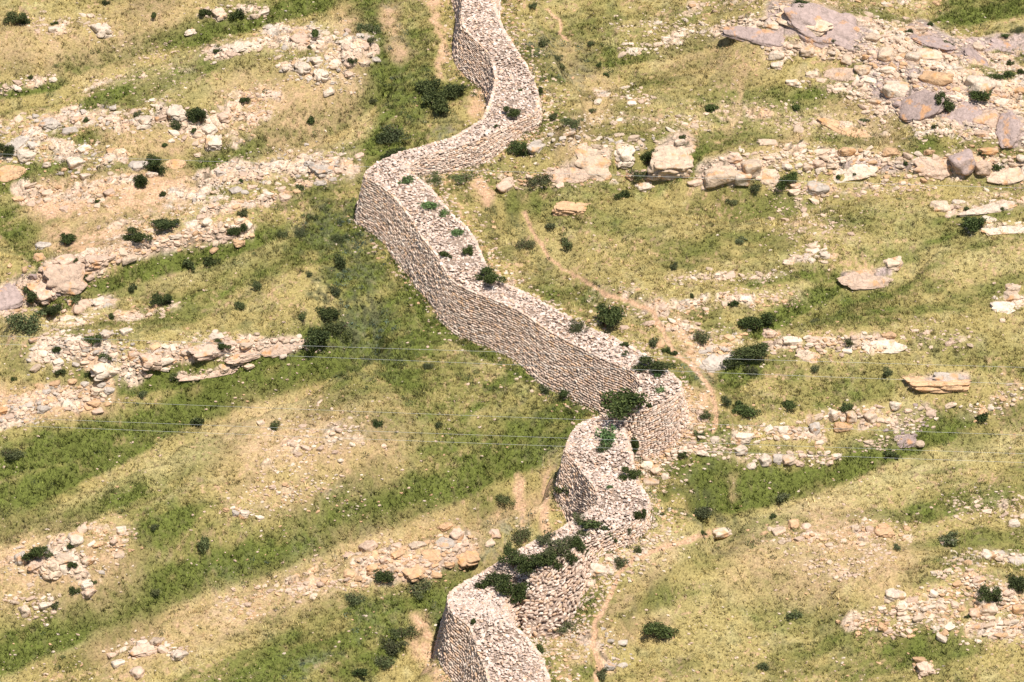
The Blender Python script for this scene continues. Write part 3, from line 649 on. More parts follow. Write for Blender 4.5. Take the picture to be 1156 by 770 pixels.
# ------------------------------------------------------------------ wall layout (TLx,TLy, TRx,TRy, left height px, right height px, right batter)
ST = [
 (470,-190,515,-195,42,30,.25),(497,-130,542,-135,42,30,.25),(518,-60,556,-62,42,30,.25),(526,-25,557,-27,42,30,.25),
 (524,0,556,-2,42,30,.25),(522,19,561,15,42,28,.25),(526,32,567,32,41,26,.25),(540,47,580,52,40,24,.25),
 (554,62,592,72,38,22,.25),(560,81,601,90,38,20,.25),(559,98,606,108,38,16,.25),(553,117,605,124,38,15,.25),
 (546,133,590,133,38,17,.25),(535.5,141,570,142,38,20,.25),(515,153,545,155.5,40,22,.25),(494,160,523,162,42,24,.25),
 (473,167,498,170,44,22,.25),(452,172,474,177.5,46,17,.25),(434,180,461,184,48,12,.25),(419,189,461,190,51,10,.25),
 (413,199,466,196,52,12,.25),(430,208,478,206,51,16,.25),(446,222,492,221,51,20,.25),(460,239,508,240,51,22,.25),
 (469,252,524,254,50,22,.25),(476,265,536,272,49,20,.25),(488,280,543,289,48,18,.25),(500,297,552,305,47,16,.25),
 (508,312,564,318,46,16,.25),(525,325,585,327,46,16,.25),(556,336,606,338,50,18,.25),(587,350,632,352,51,18,.25),
 (615,369,655,366,50,16,.25),(640,383,685,378,50,14,.25),(661,394,708,390,50,14,.25),(686,406,730,402,50,16,.25),
 (706,414,752,418,50,20,.25),(720,424,765,428,48,26,.25),(724,436,767,440,46,36,.3),(714,449,752,451,44,44,.35),
 (700,460,733,461,42,45,.35),(684,468,712,469,42,46,.35),(668,473,703,478,44,40,.3),(653,481,704,487,46,34,.3),
 (643,496,708,500,48,24,.3),(640,510,713,520,50,15,.3),(648,518,715,532,50,13,.3),(660,533,722,548,48,14,.3),
 (672,549,730,560,42,18,.3),(677,563,731,571,36,18,.4),(672,572,724,583,32,17,.4),(660,580,706,592,30,17,.45),
 (641,592,684,601,30,18,.5),(622,603,660,611,32,20,.8),(600,613,636,626,35,28,1.3),(573,628,612,640,38,34,1.6),
 (552,642,594,653,44,36,1.6),(535,652,579,664,50,34,1.3),(519,661,569,675,56,32,.7),(508,672,570,690,60,20,.4),
 (512,690,580,706,60,20,.3),(530,705,593,719,58,24,.3),(537,722,603,731,58,28,.3),(543,739,611,745,58,30,.3),
 (551,760,617,764,58,30,.3),(556,785,624,788,58,30,.3),(566,830,636,830,58,30,.3),(590,900,660,900,58,30,.3)]
ST = np.array(ST, float)
def catmull(A, sub):
    out = []
    n = len(A)
    for i in range(n-1):
        p0, p1, p2, p3 = A[max(i-1, 0)], A[i], A[i+1], A[min(i+2, n-1)]
        for k in range(sub):
            t = k/sub
            out.append(.5*((2*p1)+(-p0+p2)*t+(2*p0-5*p1+4*p2-p3)*t*t+(-p0+3*p1-3*p2+p3)*t**3))
    out.append(A[-1]); return np.array(out)
def smooth(a, k):
    a = np.array(a, float)
    for _ in range(k):
        b = a.copy(); b[1:-1] = (a[:-2]+2*a[1:-1]+a[2:])/4; a = b
    return a
SS = catmull(ST, 5)
SS = smooth(SS, 2)
G = ray_ground(SS[:, 0], SS[:, 1]+SS[:, 4])
dl = rays(SS[:, 0], SS[:, 1])
tt = (G[:, 1]-CAM[1])/dl[:, 1]
TL = CAM+dl*tt[:, None]
zt = smooth(TL[:, 2], 14)
# keep the traced silhouette: slide each point along its own ray to the smoothed height
tt = (zt-CAM[2])/dl[:, 2]
TL = CAM+dl*tt[:, None]
dr = rays(SS[:, 2], SS[:, 3])
tt = (zt-CAM[2])/dr[:, 2]
TR = CAM+dr*tt[:, None]
Wd = TR-TL; Wd[:, 2] = 0; Wn = Wd/np.linalg.norm(Wd, axis=1)[:, None]
# outward normals of each side from its own curve
def outn(P, other):
    t = np.gradient(P, axis=0); t[:, 2] = 0
    t /= np.linalg.norm(t, axis=1)[:, None]+1e-9
    n = np.stack([t[:, 1], -t[:, 0], 0*t[:, 0]], -1)
    s = np.sign(((P-other)*n).sum(1)); 
    n = n*s[:, None]
    n = smooth(n, 6); n /= np.linalg.norm(n, axis=1)[:, None]+1e-9
    return n
NL = outn(TL, TR); NR = outn(TR, TL)
GL = height(TL[:, 0], TL[:, 1], False)
HL = TL[:, 2]-GL
BL = TL+NL*(.24*HL)[:, None]
HRm = SS[:, 5]/15.4
BR = TR+NR*(SS[:, 6]*HRm)[:, None]
BR[:, 2] = TR[:, 2]-HRm
gr = height(BR[:, 0], BR[:, 1], False)
cc = BR[:, 2]-gr
BLz = height(BL[:, 0], BL[:, 1], False)
# samples: right foot gets the correction, left foot and a strip further out get none
far = BR+NR*5.0
cx = np.concatenate([BR[::2, 0], BR[::2, 0]+NR[::2, 0]*.9, BL[::2, 0], BL[::2, 0]+NL[::2, 0]*1.2])
cy = np.concatenate([BR[::2, 1], BR[::2, 1]+NR[::2, 1]*.9, BL[::2, 1], BL[::2, 1]+NL[::2, 1]*1.2])
cv = np.concatenate([cc[::2], cc[::2]*.85, cc[::2]*0, cc[::2]*0])
CORR = (cx, cy, cv, 1.5**2)
BL[:, 2] = height(BL[:, 0], BL[:, 1])-.15
BR[:, 2] = np.minimum(height(BR[:, 0], BR[:, 1]), TR[:, 2]-.2)-.15
print('wall: left height %.2f..%.2f  width %.2f..%.2f corr %.2f..%.2f' % (HL.min(), HL.max(), np.linalg.norm(Wd, axis=1).min(), np.linalg.norm(Wd, axis=1).max(), cc.min(), cc.max()))

# core mesh (closed strip)
n = len(TL)
ins = .10
vc = np.concatenate([BL-NL*ins, TL-NL*ins-[0, 0, .10], TR-NR*ins-[0, 0, .10], BR-NR*ins])
fc = []
for i in range(n-1):
    for a in range(3):
        fc.append((a*n+i, (a+1)*n+i, (a+1)*n+i+1, a*n+i+1))
WALLBVH = BVHTree.FromPolygons([tuple(p) for p in vc], fc)
def ray_any(u, v):
    """nearest hit of the photo ray on wall or ground -> point, on_wall"""
    g = ray_ground([u], [v])[0]
    d = Vector(rays([u], [v])[0]).normalized()
    h = WALLBVH.ray_cast(Vector(CAM), d)
    if h[0] is not None and (h[0]-Vector(CAM)).length < np.linalg.norm(g-CAM)-.05:
        return np.array(h[0]), True
    return g, False

wall = bpy.data.objects.new('stone_wall', None); C.objects.link(wall)
wc = (TL[n//2]+TR[n//2])/2; wc[2] = GL[n//2]
wall.location = wc
wall['label'] = 'long winding dry-stone wall of pale pinkish stones snaking down the hillside'
wall['category'] = 'wall'
def wallpart(name, verts, faces, lt, mat, cols=None, smooth_=False):
    me = mesh_from(name, np.asarray(verts)-wc, faces, lt, mat, cols, smooth_)
    return obj(name, me, wall)
wallpart('rubble_core', vc, np.array(fc), 4, M_core)

# ------------------------------------------------------------------ stone templates
def ico(sub):
    import bmesh
    bm = bmesh.new(); bmesh.ops.create_icosphere(bm, subdivisions=sub, radius=1.0)
    v = np.array([x.co[:] for x in bm.verts]); f = np.array([[a.index for a in p.verts] for p in bm.faces]); bm.free()
    return v, f
ICO = {k: ico(k) for k in (1, 2, 3, 4, 5)}
def rockshape(sub, planes=14, boxy=.0, soft=14, lump=.0, crack=0.0, seed=0, side=.72):
    r = np.random.default_rng(seed)
    d, f = ICO[sub]
    nrm = r.normal(size=(planes, 3)); nrm /= np.linalg.norm(nrm, axis=1)[:, None]
    h = r.uniform(.72, 1.0, planes)
    ax = np.array([[1, 0, 0], [-1, 0, 0], [0, 1, 0], [0, -1, 0], [0, 0, 1], [0, 0, -1]], float)+r.normal(size=(6, 3))*.13
    ax /= np.linalg.norm(ax, axis=1)[:, None]
    nn = np.concatenate([nrm, ax]); hh = np.concatenate([h+boxy, np.array([side, side, side, side, .72, .72])+r.uniform(-.06, .06, 6)])
    if side > .8:
        a_ = r.uniform(0, 6.28, 6); nn[:6] = np.stack([np.cos(a_), np.sin(a_), r.normal(size=6)*.15], -1); nn[:6] /= np.linalg.norm(nn[:6], axis=1)[:, None]
    q = np.maximum(d@nn.T, 1e-4)/hh[None]
    s = (q**soft).sum(1)**(1/soft)
    rad = 1/s
    v = d*rad[:, None]
    if lump:
        sd = r.normal(size=(5, 3)); 
        for k in range(5):
            w = r.uniform(2, 5); ph = r.uniform(0, 6)
            v = v+d*(lump*.3*np.sin((v@sd[k])*w+ph))[:, None]
    if crack:
        sp = r.uniform(-1, 1, size=(26, 3)); sp[:, 2] *= .7
        vv = v+.07*np.sin(v[:, [1, 2, 0]]*7)
        D = np.sort(np.linalg.norm(vv[:, None]-sp[None], axis=2), axis=1)
        e = D[:, 1]-D[:, 0]
        v = v*(1-crack*np.exp(-(e/.055)**2))[:, None]
        idx = np.argmin(np.linalg.norm(vv[:, None]-sp[None], axis=2), axis=1)
        v = v*(1+(r.uniform(-.06, .06, 26)[idx]))[:, None]
    return v, f
TPL1 = [rockshape(1, 8, .05, 10, seed=i) for i in range(24)]
TPLB = [rockshape(1, 5, .25, 16, seed=100+i) for i in range(16)]
TPL2 = [rockshape(2, 8, -.03, 40, .1, seed=200+i) for i in range(16)]

PAL = np.array([(.64,.485,.385), (.67,.54,.44), (.57,.42,.32), (.54,.435,.355), (.62,.43,.29), (.47,.365,.295), (.71,.595,.50)])
PALW = np.array([.25, .22, .17, .1, .1, .06, .10])

def stones(pos, ax, ay, az, size, tpls, pal=PAL, palw=PALW, tint=1.0):
    """pos (n,3); ax/ay/az orthonormal axes (n,3); size (n,3) half sizes -> one mesh data set"""
    n = len(pos)
    V = []; Fc = []; Cc = []
    which = rng.integers(0, len(tpls), n)
    ci = rng.choice(len(pal), n, p=palw/palw.sum())
    col = pal[ci]*rng.uniform(.82, 1.13, (n, 1))*tint
    off = 0
    for k, (tv, tf) in enumerate(tpls):
        i = np.where(which == k)[0]
        if len(i) == 0: continue
        s = size[i]
        P = (pos[i][:, None]+tv[None, :, 0:1]*ax[i][:, None]*s[:, None, 0:1]+tv[None, :, 1:2]*ay[i][:, None]*s[:, None, 1:2]
             + tv[None, :, 2:3]*az[i][:, None]*s[:, None, 2:3])
        V.append(P.reshape(-1, 3))
        m = len(tv)
        Fc.append((tf[None]+(np.arange(len(i))*m)[:, None, None]+off).reshape(-1, 3))
        Cc.append(np.repeat(col[i], m, axis=0))
        off += m*len(i)
    return np.concatenate(V), np.concatenate(Fc), np.concatenate(Cc)

def norm(a): return a/(np.linalg.norm(a, axis=-1, keepdims=True)+1e-9)

def resample(P, s):
    d = np.concatenate([[0], np.cumsum(np.linalg.norm(np.diff(P, axis=0), axis=1))])
    return lambda t, Q: np.stack([np.interp(t, d, Q[:, k]) for k in range(Q.shape[1])], -1), d[-1]

def face_stones(T, B, Nn, course, mess0, bat=None):
    mid = (T+B)/2
    f, L = resample(mid, None)
    pos = []; AX = []; AY = []; AZ = []; SZ = []
    hmax = np.linalg.norm(T-B, axis=1).max()
    nc = int(np.linalg.norm(T-B, axis=1).mean()/course)+1
    # rows follow the slope of wall top and foot
    for r_ in range(nc):
        v = (r_+.5)/nc
        t = random.random()*.2
        while t < L:
            ln = rng.choice([.6, 1, 1, 1.35])*rng.uniform(.18, .31)
            tm = min(t+ln/2, L)
            Tt = f(tm, T); Bb = f(tm, B); T2 = f(min(tm+.15, L), T); B2 = f(min(tm+.15, L), B)
            T1 = f(max(tm-.15, 0), T); B1 = f(max(tm-.15, 0), B)
            hh = np.linalg.norm(Tt-Bb)
            if hh < .35:
                t += ln; continue
            if hh/nc < course*.55 and (r_ % 2 == 1):
                t += ln; continue
            mess = mess0
            if bat is not None: mess = mess0*(1+3.2*min(1, max(0, f(tm, bat[:, None])[0]-.4)))
            p = Bb+(Tt-Bb)*v
            wob = .03*math.sin(t*1.3+r_*.1)+.02*math.sin(t*3.1)
            ax = norm((T2*v+B2*(1-v))-(T1*v+B1*(1-v))); up = norm(Tt-Bb)
            nn = norm(np.cross(ax, up)); 
            if nn@f(tm, Nn) < 0: nn = -nn
            hgt = max(hh/nc, course*.8)
            if hh/nc < course*.55: hgt = 2*hh/nc
            msub = max(1, int(round(hh/nc/course)))
            for q_ in range(msub):
              if q_ == 0: p = p-up*(hh/nc)*(msub-1)/2/msub; hgt = hgt/msub
              else: p = p+up*(hh/nc)/msub
              pos.append(p+nn*(rng.normal()*.025*mess)+up*(rng.normal()*.012*mess+wob*.5))
              ja = rng.normal(size=3)*.07*mess
              ax = norm(ax+ja); up2 = norm(up-ax*(up@ax)); AX.append(ax); AZ.append(up2); AY.append(np.cross(up2, ax))
              SZ.append((ln*.70, rng.uniform(.15, .20), hgt*(rng.uniform(.50, .68) if bat is None else rng.uniform(.62, .84))))
            t += ln
    return np.array(pos), np.array(AX), np.array(AY), np.array(AZ), np.array(SZ)

cs = .135
a = face_stones(TL, BL, NL, cs, .8)
V, Fc, Cc = stones(*a, TPLB)
wallpart('outer_face', V, Fc, 3, M_stone, Cc)
a = face_stones(TR, BR, NR, cs*1.05, 1.3, SS[:, 6])
V, Fc, Cc = stones(*a, TPLB, tint=1.0)
wallpart('inner_face', V, Fc, 3, M_stone, Cc)
# rubble top
pos = []; 
for i in range(n-1):
    A, B_, C_, D_ = TL[i], TR[i], TR[i+1], TL[i+1]
    area = np.linalg.norm(np.cross(B_-A, D_-A))/2+np.linalg.norm(np.cross(B_-C_, D_-C_))/2
    k = rng.poisson(area*74)
    s = rng.uniform(-.02, 1.02, k); t = rng.uniform(0, 1, k)
    for s_, t_ in zip(s, t):
        p = (A*(1-s_)+B_*s_)*(1-t_)+(D_*(1-s_)+C_*s_)*t_
        pos.append(p)
pos = np.array(pos)
dn = fbm(pos[:, 0]/1.7, pos[:, 1]/1.7, 77, 3)-.5
pos[:, 2] += dn*.30+rng.uniform(-.045, .04, len(pos))-.03
def rand_axes(k, tilt, yaw0=None):
    yaw = rng.uniform(0, 2*np.pi, k) if yaw0 is None else yaw0+rng.normal(size=k)*.45
    az = norm(np.stack([rng.normal(size=k)*tilt, rng.normal(size=k)*tilt, np.ones(k)], -1))
    ax = np.stack([np.cos(yaw), np.sin(yaw), np.zeros(k)], -1); ax = norm(ax-az*(ax*az).sum(1)[:, None])
    return ax, np.cross(az, ax), az
ax, ay, az = rand_axes(len(pos), .30)
r0 = .055+.10*rng.uniform(0, 1, len(pos))**1.6
sz = np.stack([r0*rng.uniform(1, 1.5, len(pos)), r0*rng.uniform(.75, 1.1, len(pos)), r0*rng.uniform(.35, .7, len(pos))], -1)
PAL_T = np.array([(.62,.485,.40), (.65,.53,.45), (.56,.42,.335), (.52,.425,.36), (.60,.42,.30), (.69,.595,.515), (.40,.32,.27)])
V, Fc, Cc = stones(pos, ax, ay, az, sz, TPL1, PAL_T*1.06, np.array([.26, .23, .15, .11, .06, .12, .07]))
wallpart('rubble_top', V, Fc, 3, M_stone, Cc)
print(round(time.time()-T0), 'wall stones ok', len(pos))

def cmask(U, V, lst, sharp=False):
    m = np.zeros(U.shape)
    for pts, w, s in lst:
        i = windowed(U, V, pts, w, 2.6)
        if not len(i): continue
        d, _ = polydist(U[i], V[i], pts)
        if sharp:
            sg = _*np.sign(pts[-1][0]-pts[0][0]); d = np.where(sg < 0, np.where(d > w*.35, w*.35+(d-w*.35)*4.5, d), d*.82)
        m[i] = np.maximum(m[i], s*np.clip(1.25-d/w*.62, 0, 1))
    return m

def ground_color(x, y):
    u0, v0 = plane_px(x, y)
    # relief displaces features; compensate with the true height so that colours land where they were read
    z = height(x, y) if GRID is None else hfast(x, y)
    u, v = project(np.stack([x, y, z], -1))
    U = u+(fbm(x/1.3, y/1.3, 50, 4)-.5)*24; V = v+(fbm(x/1.3+33, y/1.3, 60, 4)-.5)*13
    f1 = fbm(x/5.0, y/5.0, 70, 4); f2 = fbm(x/.8, y/.8, 71, 3); f3 = fbm(x/.22, y/.22, 72, 2)
    f4 = fbm(x/2.2+9, y/1.5, 73, 4)
    col = STRAW+(PALE-STRAW)*np.clip((f2-.5)*3, 0, 1)[:, None]
    th = np.where(x < 2, .52, .2); ca, sa = np.cos(th), np.sin(th); A_ = x*ca+y*sa; B_ = -x*sa+y*ca
    st1 = fbm(A_/6.5, B_/1.5, 270, 4); st2 = fbm(A_/1.6, B_/.5, 280, 3)
    left = np.clip((600-u)/150, 0, 1)
    k = np.clip((f1-.42)*2.4+(f2-.5)*2.6+(st1-.5)*4.0+(st2-.5)*1.6+.10+.18*left, 0, 1)
    col = col+(OLIVE-col)*(k*.85)[:, None]
    pm = cmask(U, V, PALES); col = col+(PALE-col)*(pm*(.35+.9*f2))[:, None].clip(0, 1)
    gm = cmask(u+(U-u)*.5, v+(V-v)*.5, GREENS, True)
    g2 = np.clip(gm*(.62+1.1*f2)*(.30+1.6*st2)+np.clip((st1-.52)*3.4, 0, .5)*(.5+f2), 0, 1)
    col = col+(GREEN*(.85+.5*f2)[:, None]-col)*g2[:, None]
    em = cmask(U, V, EARTHS); 
    rm, rk = rockmask(x, y, u, v)
    e2 = np.clip(em*1.2*(.3+1.4*f3)*(.5+f2), 0, 1)
    ec = EARTH*(.85+.35*f2)[:, None]
    # small bare spots everywhere on the dry ground
    sp = np.clip((f3-.60)*6, 0, 1)*np.clip((f4-.42)*5, 0, 1)*.85*(1-g2*.8)
    col = col+(ec-col)*np.maximum(e2, sp)[:, None]
    r2 = np.clip(rm*(.1+1.3*f3)*(.2+1.1*f2)*np.clip((st2-.34)*4, .15, 1), 0, .85)
    col = col+(RUBB*(.75+.5*f3)[:, None]-col)*r2[:, None]
    tm = cmask(U, V, TEALS); col = col+(TEAL*(.8+.5*f2)[:, None]-col)*np.clip(tm*np.clip((f4-.40)*5, 0, 1)*np.clip((f3-.3)*3, 0, 1)*.8, 0, 1)[:, None]
    sm = cmask(U, V, SCRUBS); col = col+(SCRUB-col)*np.clip(sm*np.clip((f2-.40)*6, 0, 1)*np.clip((f3-.3)*3, 0, 1), 0, 1)[:, None]
    dk = np.clip((f3-.55)*4, 0, 1)*np.clip((f2-.42)*4, 0, 1)*.5*(1-np.maximum(e2, r2))
    col = col+(SCRUB-col)*dk[:, None]
    mv = cmask(u+(U-u)*.8, v+(V-v)*.8, MAUVES); rk = np.maximum(rk, np.clip(mv*2.5-.6, 0, 1))
    j = np.where(rk > .02)[0]
    h1, h2, ck, ff = blocks(x[j], y[j])
    pal = np.array([CR, PK, WH, PK, GY, CR, OR, CR, PK, WH]); rc = pal[(h1*9.99).astype(int)]*(.6)+pal[(h2*9.99).astype(int)]*(.4)
    rc = rc*(.86+.26*f3[j]+.1*h2)[:, None]
    mj = np.clip(mv[j]*3-1, 0, 1)[:, None]; base_ = np.where((x[j] > 15)[:, None], np.array([(.37, .285, .26)]), np.array([PK])*.92); rc = rc+(base_*(.8+.4*f3[j])[:, None]-rc)*mj*.85
    lic = np.clip((f4[j]-.6)*8, 0, 1)[:, None]; rc = rc+(np.array(OR)-rc)*lic*.7
    rc = rc+(np.array((.10, .085, .06))-rc)*(ck*.85)[:, None]
    col[j] += (rc-col[j])*rk[j][:, None]
    r2 = np.maximum(r2, rk)
    return np.clip(col, .01, .9), np.maximum(np.maximum(e2, sp), r2), gm, tm, u, v

# ------------------------------------------------------------------ terrain sheet
def axis(lo, hi, st, farr):
    a = list(np.arange(lo, hi, st)); d = st
    while a[-1] < farr: d *= 1.22; a.append(a[-1]+d)
    d = st; b = [lo]
    while b[-1] > -farr: d *= 1.22; b.append(b[-1]-d)
    return np.array(b[1:][::-1]+a)
gx = axis(-40, 40, .09, 700); gy = axis(-42, 46, .105, 700)
X, Y = np.meshgrid(gx, gy)
xf, yf = X.ravel(), Y.ravel()
Z = height(xf, yf)
GRID = (gx, gy, Z.reshape(len(gy), len(gx)))
cols = np.tile(STRAW, (len(xf), 1)).astype(float)
near = (np.abs(xf) < 48) & (yf > -55) & (yf < 60)
cn, _, _, _, un, vn = ground_color(xf[near], yf[near])
cols[near] = cn
fn = ~near
f1 = fbm(xf[fn]/9, yf[fn]/9, 70, 4)
cols[fn] = STRAW+(OLIVE-STRAW)*np.clip((f1-.35)*3, 0, 1)[:, None]
pmask = np.zeros(len(xf))
uu = un+(fbm(xf[near]/.5, yf[near]/.5, 90, 3)-.5)*7; vv = vn+(fbm(xf[near]/.5, yf[near]/.5+50, 91, 3)-.5)*6
pm = np.zeros(len(un)); pid = np.zeros(len(un), int)
for k, (pts, w) in enumerate(PATHS):
    d, _ = polydist(uu, vv, pts); q = np.clip(1.5-d/(w*.62), 0, 1)
    pid = np.where(q > pm, k, pid); pm = np.maximum(pm, q)
f3 = fbm(xf[near]/.3, yf[near]/.3, 92, 2)
cols[near] += (PATHC*(.75+.5*f3)[:, None]-cols[near])*np.clip(pm*1.3, 0, 1)[:, None]
pmask[near] = pm
Z = Z-pmask*.05
nx, ny = len(gx), len(gy)
ids = np.arange(nx*ny).reshape(ny, nx)
quads = np.stack([ids[:-1, :-1], ids[:-1, 1:], ids[1:, 1:], ids[1:, :-1]], -1).reshape(-1, 4)
qp = pmask[quads].mean(1) > .55
pidf = np.zeros(len(xf), int); pidf[near] = pid
qid = pidf[quads[:, 0]]
VV = np.stack([xf, yf, Z], -1)
def sub(name, q, mat, **kw):
    us, inv = np.unique(q, return_inverse=True)
    me = mesh_from(name, VV[us], inv.reshape(q.shape), 4, mat, cols[us], True)
    return obj(name, me, **kw)
sub('hillside', quads[~qp], M_ground, kind='structure', label='dry grassy hillside with green gullies and stony ridges')
plabels = ['narrow pale dirt footpath right of the wall', 'orange dirt footpath bending down beside the round shrub', 'dirt footpath climbing from the lower wall to the spur',
           'pale footpath running down beside the lowest wall bend', 'short dirt path near the top of the wall', 'faint dirt path by the paired olive shrubs', 'faint dirt track in the right gully']
for k in range(len(PATHS)):
    m = qp & (qid == k)
    if m.sum() > 3: sub('footpath', quads[m], M_path, kind='structure', label=plabels[k])
print(round(time.time()-T0), 'terrain', nx*ny)

# ------------------------------------------------------------------ grass
NT = 430000
gxr = rng.uniform(-42, 42, NT); gyr = rng.uniform(-43, 48, NT)
gc, bare, gm, tm, gu, gv = ground_color(gxr, gyr)
pd = np.full(NT, 99.0)
for pts, w in PATHS:
    d, _ = polydist(gu, gv, pts); pd = np.minimum(pd, d/w)
cl = fbm(gxr/.9, gyr/.9, 120, 3)
keep = (rng.uniform(0, 1, NT) > bare*1.3) & (pd > 1.2) & (rng.uniform(0, 1, NT) < .25+1.5*np.clip(cl-.3, 0, 1)+gm*.5)
keep &= (gu > -120) & (gu < W0+120) & (gv > -90) & (gv < H0+90)
gxr, gyr, gc, gm, tm = gxr[keep], gyr[keep], gc[keep], gm[keep], tm[keep]
nt_ = len(gxr); gz = hfast(gxr, gyr)
BL_N = 5
hh = (.06+.24*rng.uniform(0, 1, nt_)**2)*(1+.5*gm)
V = np.zeros((nt_, BL_N, 3, 3)); 
for b in range(BL_N):
    ang = rng.uniform(0, 2*np.pi, nt_); lean = rng.uniform(.3, 1.1, nt_)
    ox = rng.normal(size=nt_)*.05; oy = rng.normal(size=nt_)*.05
    px, py = -np.sin(ang), np.cos(ang)
    w = rng.uniform(.015, .035, nt_)
    bx, by, bz = gxr+ox, gyr+oy, gz-.02
    V[:, b, 0] = np.stack([bx+px*w, by+py*w, bz], -1)
    V[:, b, 1] = np.stack([bx-px*w, by-py*w, bz], -1)
    V[:, b, 2] = np.stack([bx+np.cos(ang)*hh*lean, by+np.sin(ang)*hh*lean, bz+hh], -1)
tint = (.30+1.45*fbm(gxr/.28, gyr/.28, 300, 2))[:, None, None, None]*rng.choice([.6, .9, 1.1, 1.35], p=[.08, .34, .38, .2], size=(nt_, 1, 1, 1))*rng.uniform(.85, 1.15, (nt_, 1, 1, 1))*rng.uniform(.85, 1.15, (nt_, BL_N, 1, 1))
gcol = np.clip(gc[:, None, None, :]*tint*np.ones((1, BL_N, 3, 1)), 0, .8)
Vf = V.reshape(-1, 3)
me = mesh_from('grass', Vf, np.arange(len(Vf)), 3, M_grass, gcol.reshape(-1, 3))
obj('grass', me, kind='stuff', label='short dry and green grass tufts covering the hillside', cat='grass')
print(round(time.time()-T0), 'tufts', nt_)

# ------------------------------------------------------------------ rocks
rocks = []    # u, v, w(m), d(m), h(m), colour, kind, label, zone
for (u, v, w, h, c, kd, lab) in BIG:
    rocks.append(dict(u=u, v=v+h*.25, w=w/17., h=h/17., c=c, kd=kd, label=lab, z=None))
smallr = []
for zi, (ph, pts, hw, cnt, lo, hi, cs_, e) in enumerate(ZONES):
    P = np.array(pts, float)
    seg = np.linalg.norm(np.diff(P, axis=0), axis=1); cum = np.concatenate([[0], np.cumsum(seg)])
    placed = []
    k = 0; tries = 0
    cnt2 = int(cnt*.8)
    while k < cnt2 and tries < cnt2*12:
        tries += 1
        t = random.uniform(0, cum[-1]); x = np.interp(t, cum, P[:, 0]); y = np.interp(t, cum, P[:, 1])
        x += random.gauss(0, hw*.62); y += random.gauss(0, hw*.5)
        s = lo*.8+(hi-lo*.8)*random.random()**2.6
        if fbm(np.array([x/26.+y/40]), np.array([y/9.-x/26.*.5]), 330+zi, 2)[0] < random.uniform(.34, .6): continue
        if any(abs(x-a)*.9 < (s+b)*.36 and abs(y-c_) < (s+b)*.22 for a, c_, b in placed): continue
        if any(abs(x-q['u']) < q['w']*17*.42+s*.3 and abs(y-q['v']) < q['h']*17*.5+s*.2 for q in rocks[:len(BIG)] if abs(x-q['u']) < 60): continue
        placed.append((x, y, s)); k += 1
        smallr.append(dict(u=x, v=y, w=s/17., h=s/17.*random.uniform(.35, .7), c=random.choice(cs_), kd='rock', label=None, z=zi))
NBIG = 300-len(BIG)
smallr.sort(key=lambda r: -r['w'])
indiv = [r for r in smallr]
pts_all = ray_ground([r['u'] for r in smallr], [r['v'] for r in smallr])
for r, p in zip(smallr, pts_all): r['p'] = p
pb = ray_ground([r['u'] for r in rocks], [r['v'] for r in rocks])
for r, p in zip(rocks, pb): r['p'] = p
def behind_or_on_wall(p):
    o = Vector((p[0], p[1], p[2]+30)); h = WALLBVH.ray_cast(o, Vector((0, 0, -1)))
    if h[0] is not None: return True
    d = Vector(p)-Vector(CAM); L = d.length
    h = WALLBVH.ray_cast(Vector(CAM), d.normalized(), L-.6)
    return h[0] is not None
def off_path(L):
    U = np.array([r['u'] for r in L]); Vv = np.array([r['v'] for r in L]); m = np.ones(len(L), bool)
    for pts, w in PATHS:
        d, _ = polydist(U, Vv, pts); m &= d > w*1.3+np.array([r['w'] for r in L])*4
    return [r for r, k in zip(L, m) if k]
smallr = [r for r in off_path(smallr) if not behind_or_on_wall(r['p'])]
big_small = smallr[:NBIG]; rest = smallr[NBIG:]
# meshes shared by the individual rocks
RM = {'rock': [], 'slab': [], 'cracked': []}
for i in range(12):
    v, f = rockshape(4, 13, -.02, 40, .12, .10 if i % 3 == 0 else 0, seed=300+i)
    RM['rock'].append(mesh_from('boulder', v, f, 3, M_rock, smooth=True))
for i in range(9):
    v, f = rockshape(5, 14, -.08, 22, .16, .09, seed=400+i, side=.95)
    RM['slab'].append(mesh_from('slab', v, f, 3, M_rock, smooth=True))
for i in range(6):
    v, f = rockshape(5, 12, .08, 20, .14, .22, seed=500+i)
    RM['cracked'].append(mesh_from('outcrop', v, f, 3, M_rock, smooth=True))
ORD = ['leftmost','second','third','fourth','fifth','sixth','seventh','eighth','ninth','tenth','eleventh','twelfth','thirteenth','fourteenth','fifteenth','sixteenth','seventeenth','eighteenth','nineteenth','twentieth','twenty-first','twenty-second','twenty-third','twenty-fourth','twenty-fifth']
byz = {}
for r in big_small: byz.setdefault((r['z'], CNAME[r['c']]), []).append(r)
for (z, cn_), L in byz.items():
    L.sort(key=lambda r: r['u'])
    ph = ZONES[z][0]
    for i, r in enumerate(L):
        if len(L) == 1: t = 'only sizeable %s boulder in the %s' % (cn_, ph)
        elif i == 0: t = 'leftmost sizeable %s boulder in the %s' % (cn_, ph)
        elif i == len(L)-1: t = 'rightmost sizeable %s boulder in the %s' % (cn_, ph)
        else: t = '%s from left of the sizeable %s boulders, %s' % (ORD[min(i, 24)], cn_, ph)
        r['label'] = t
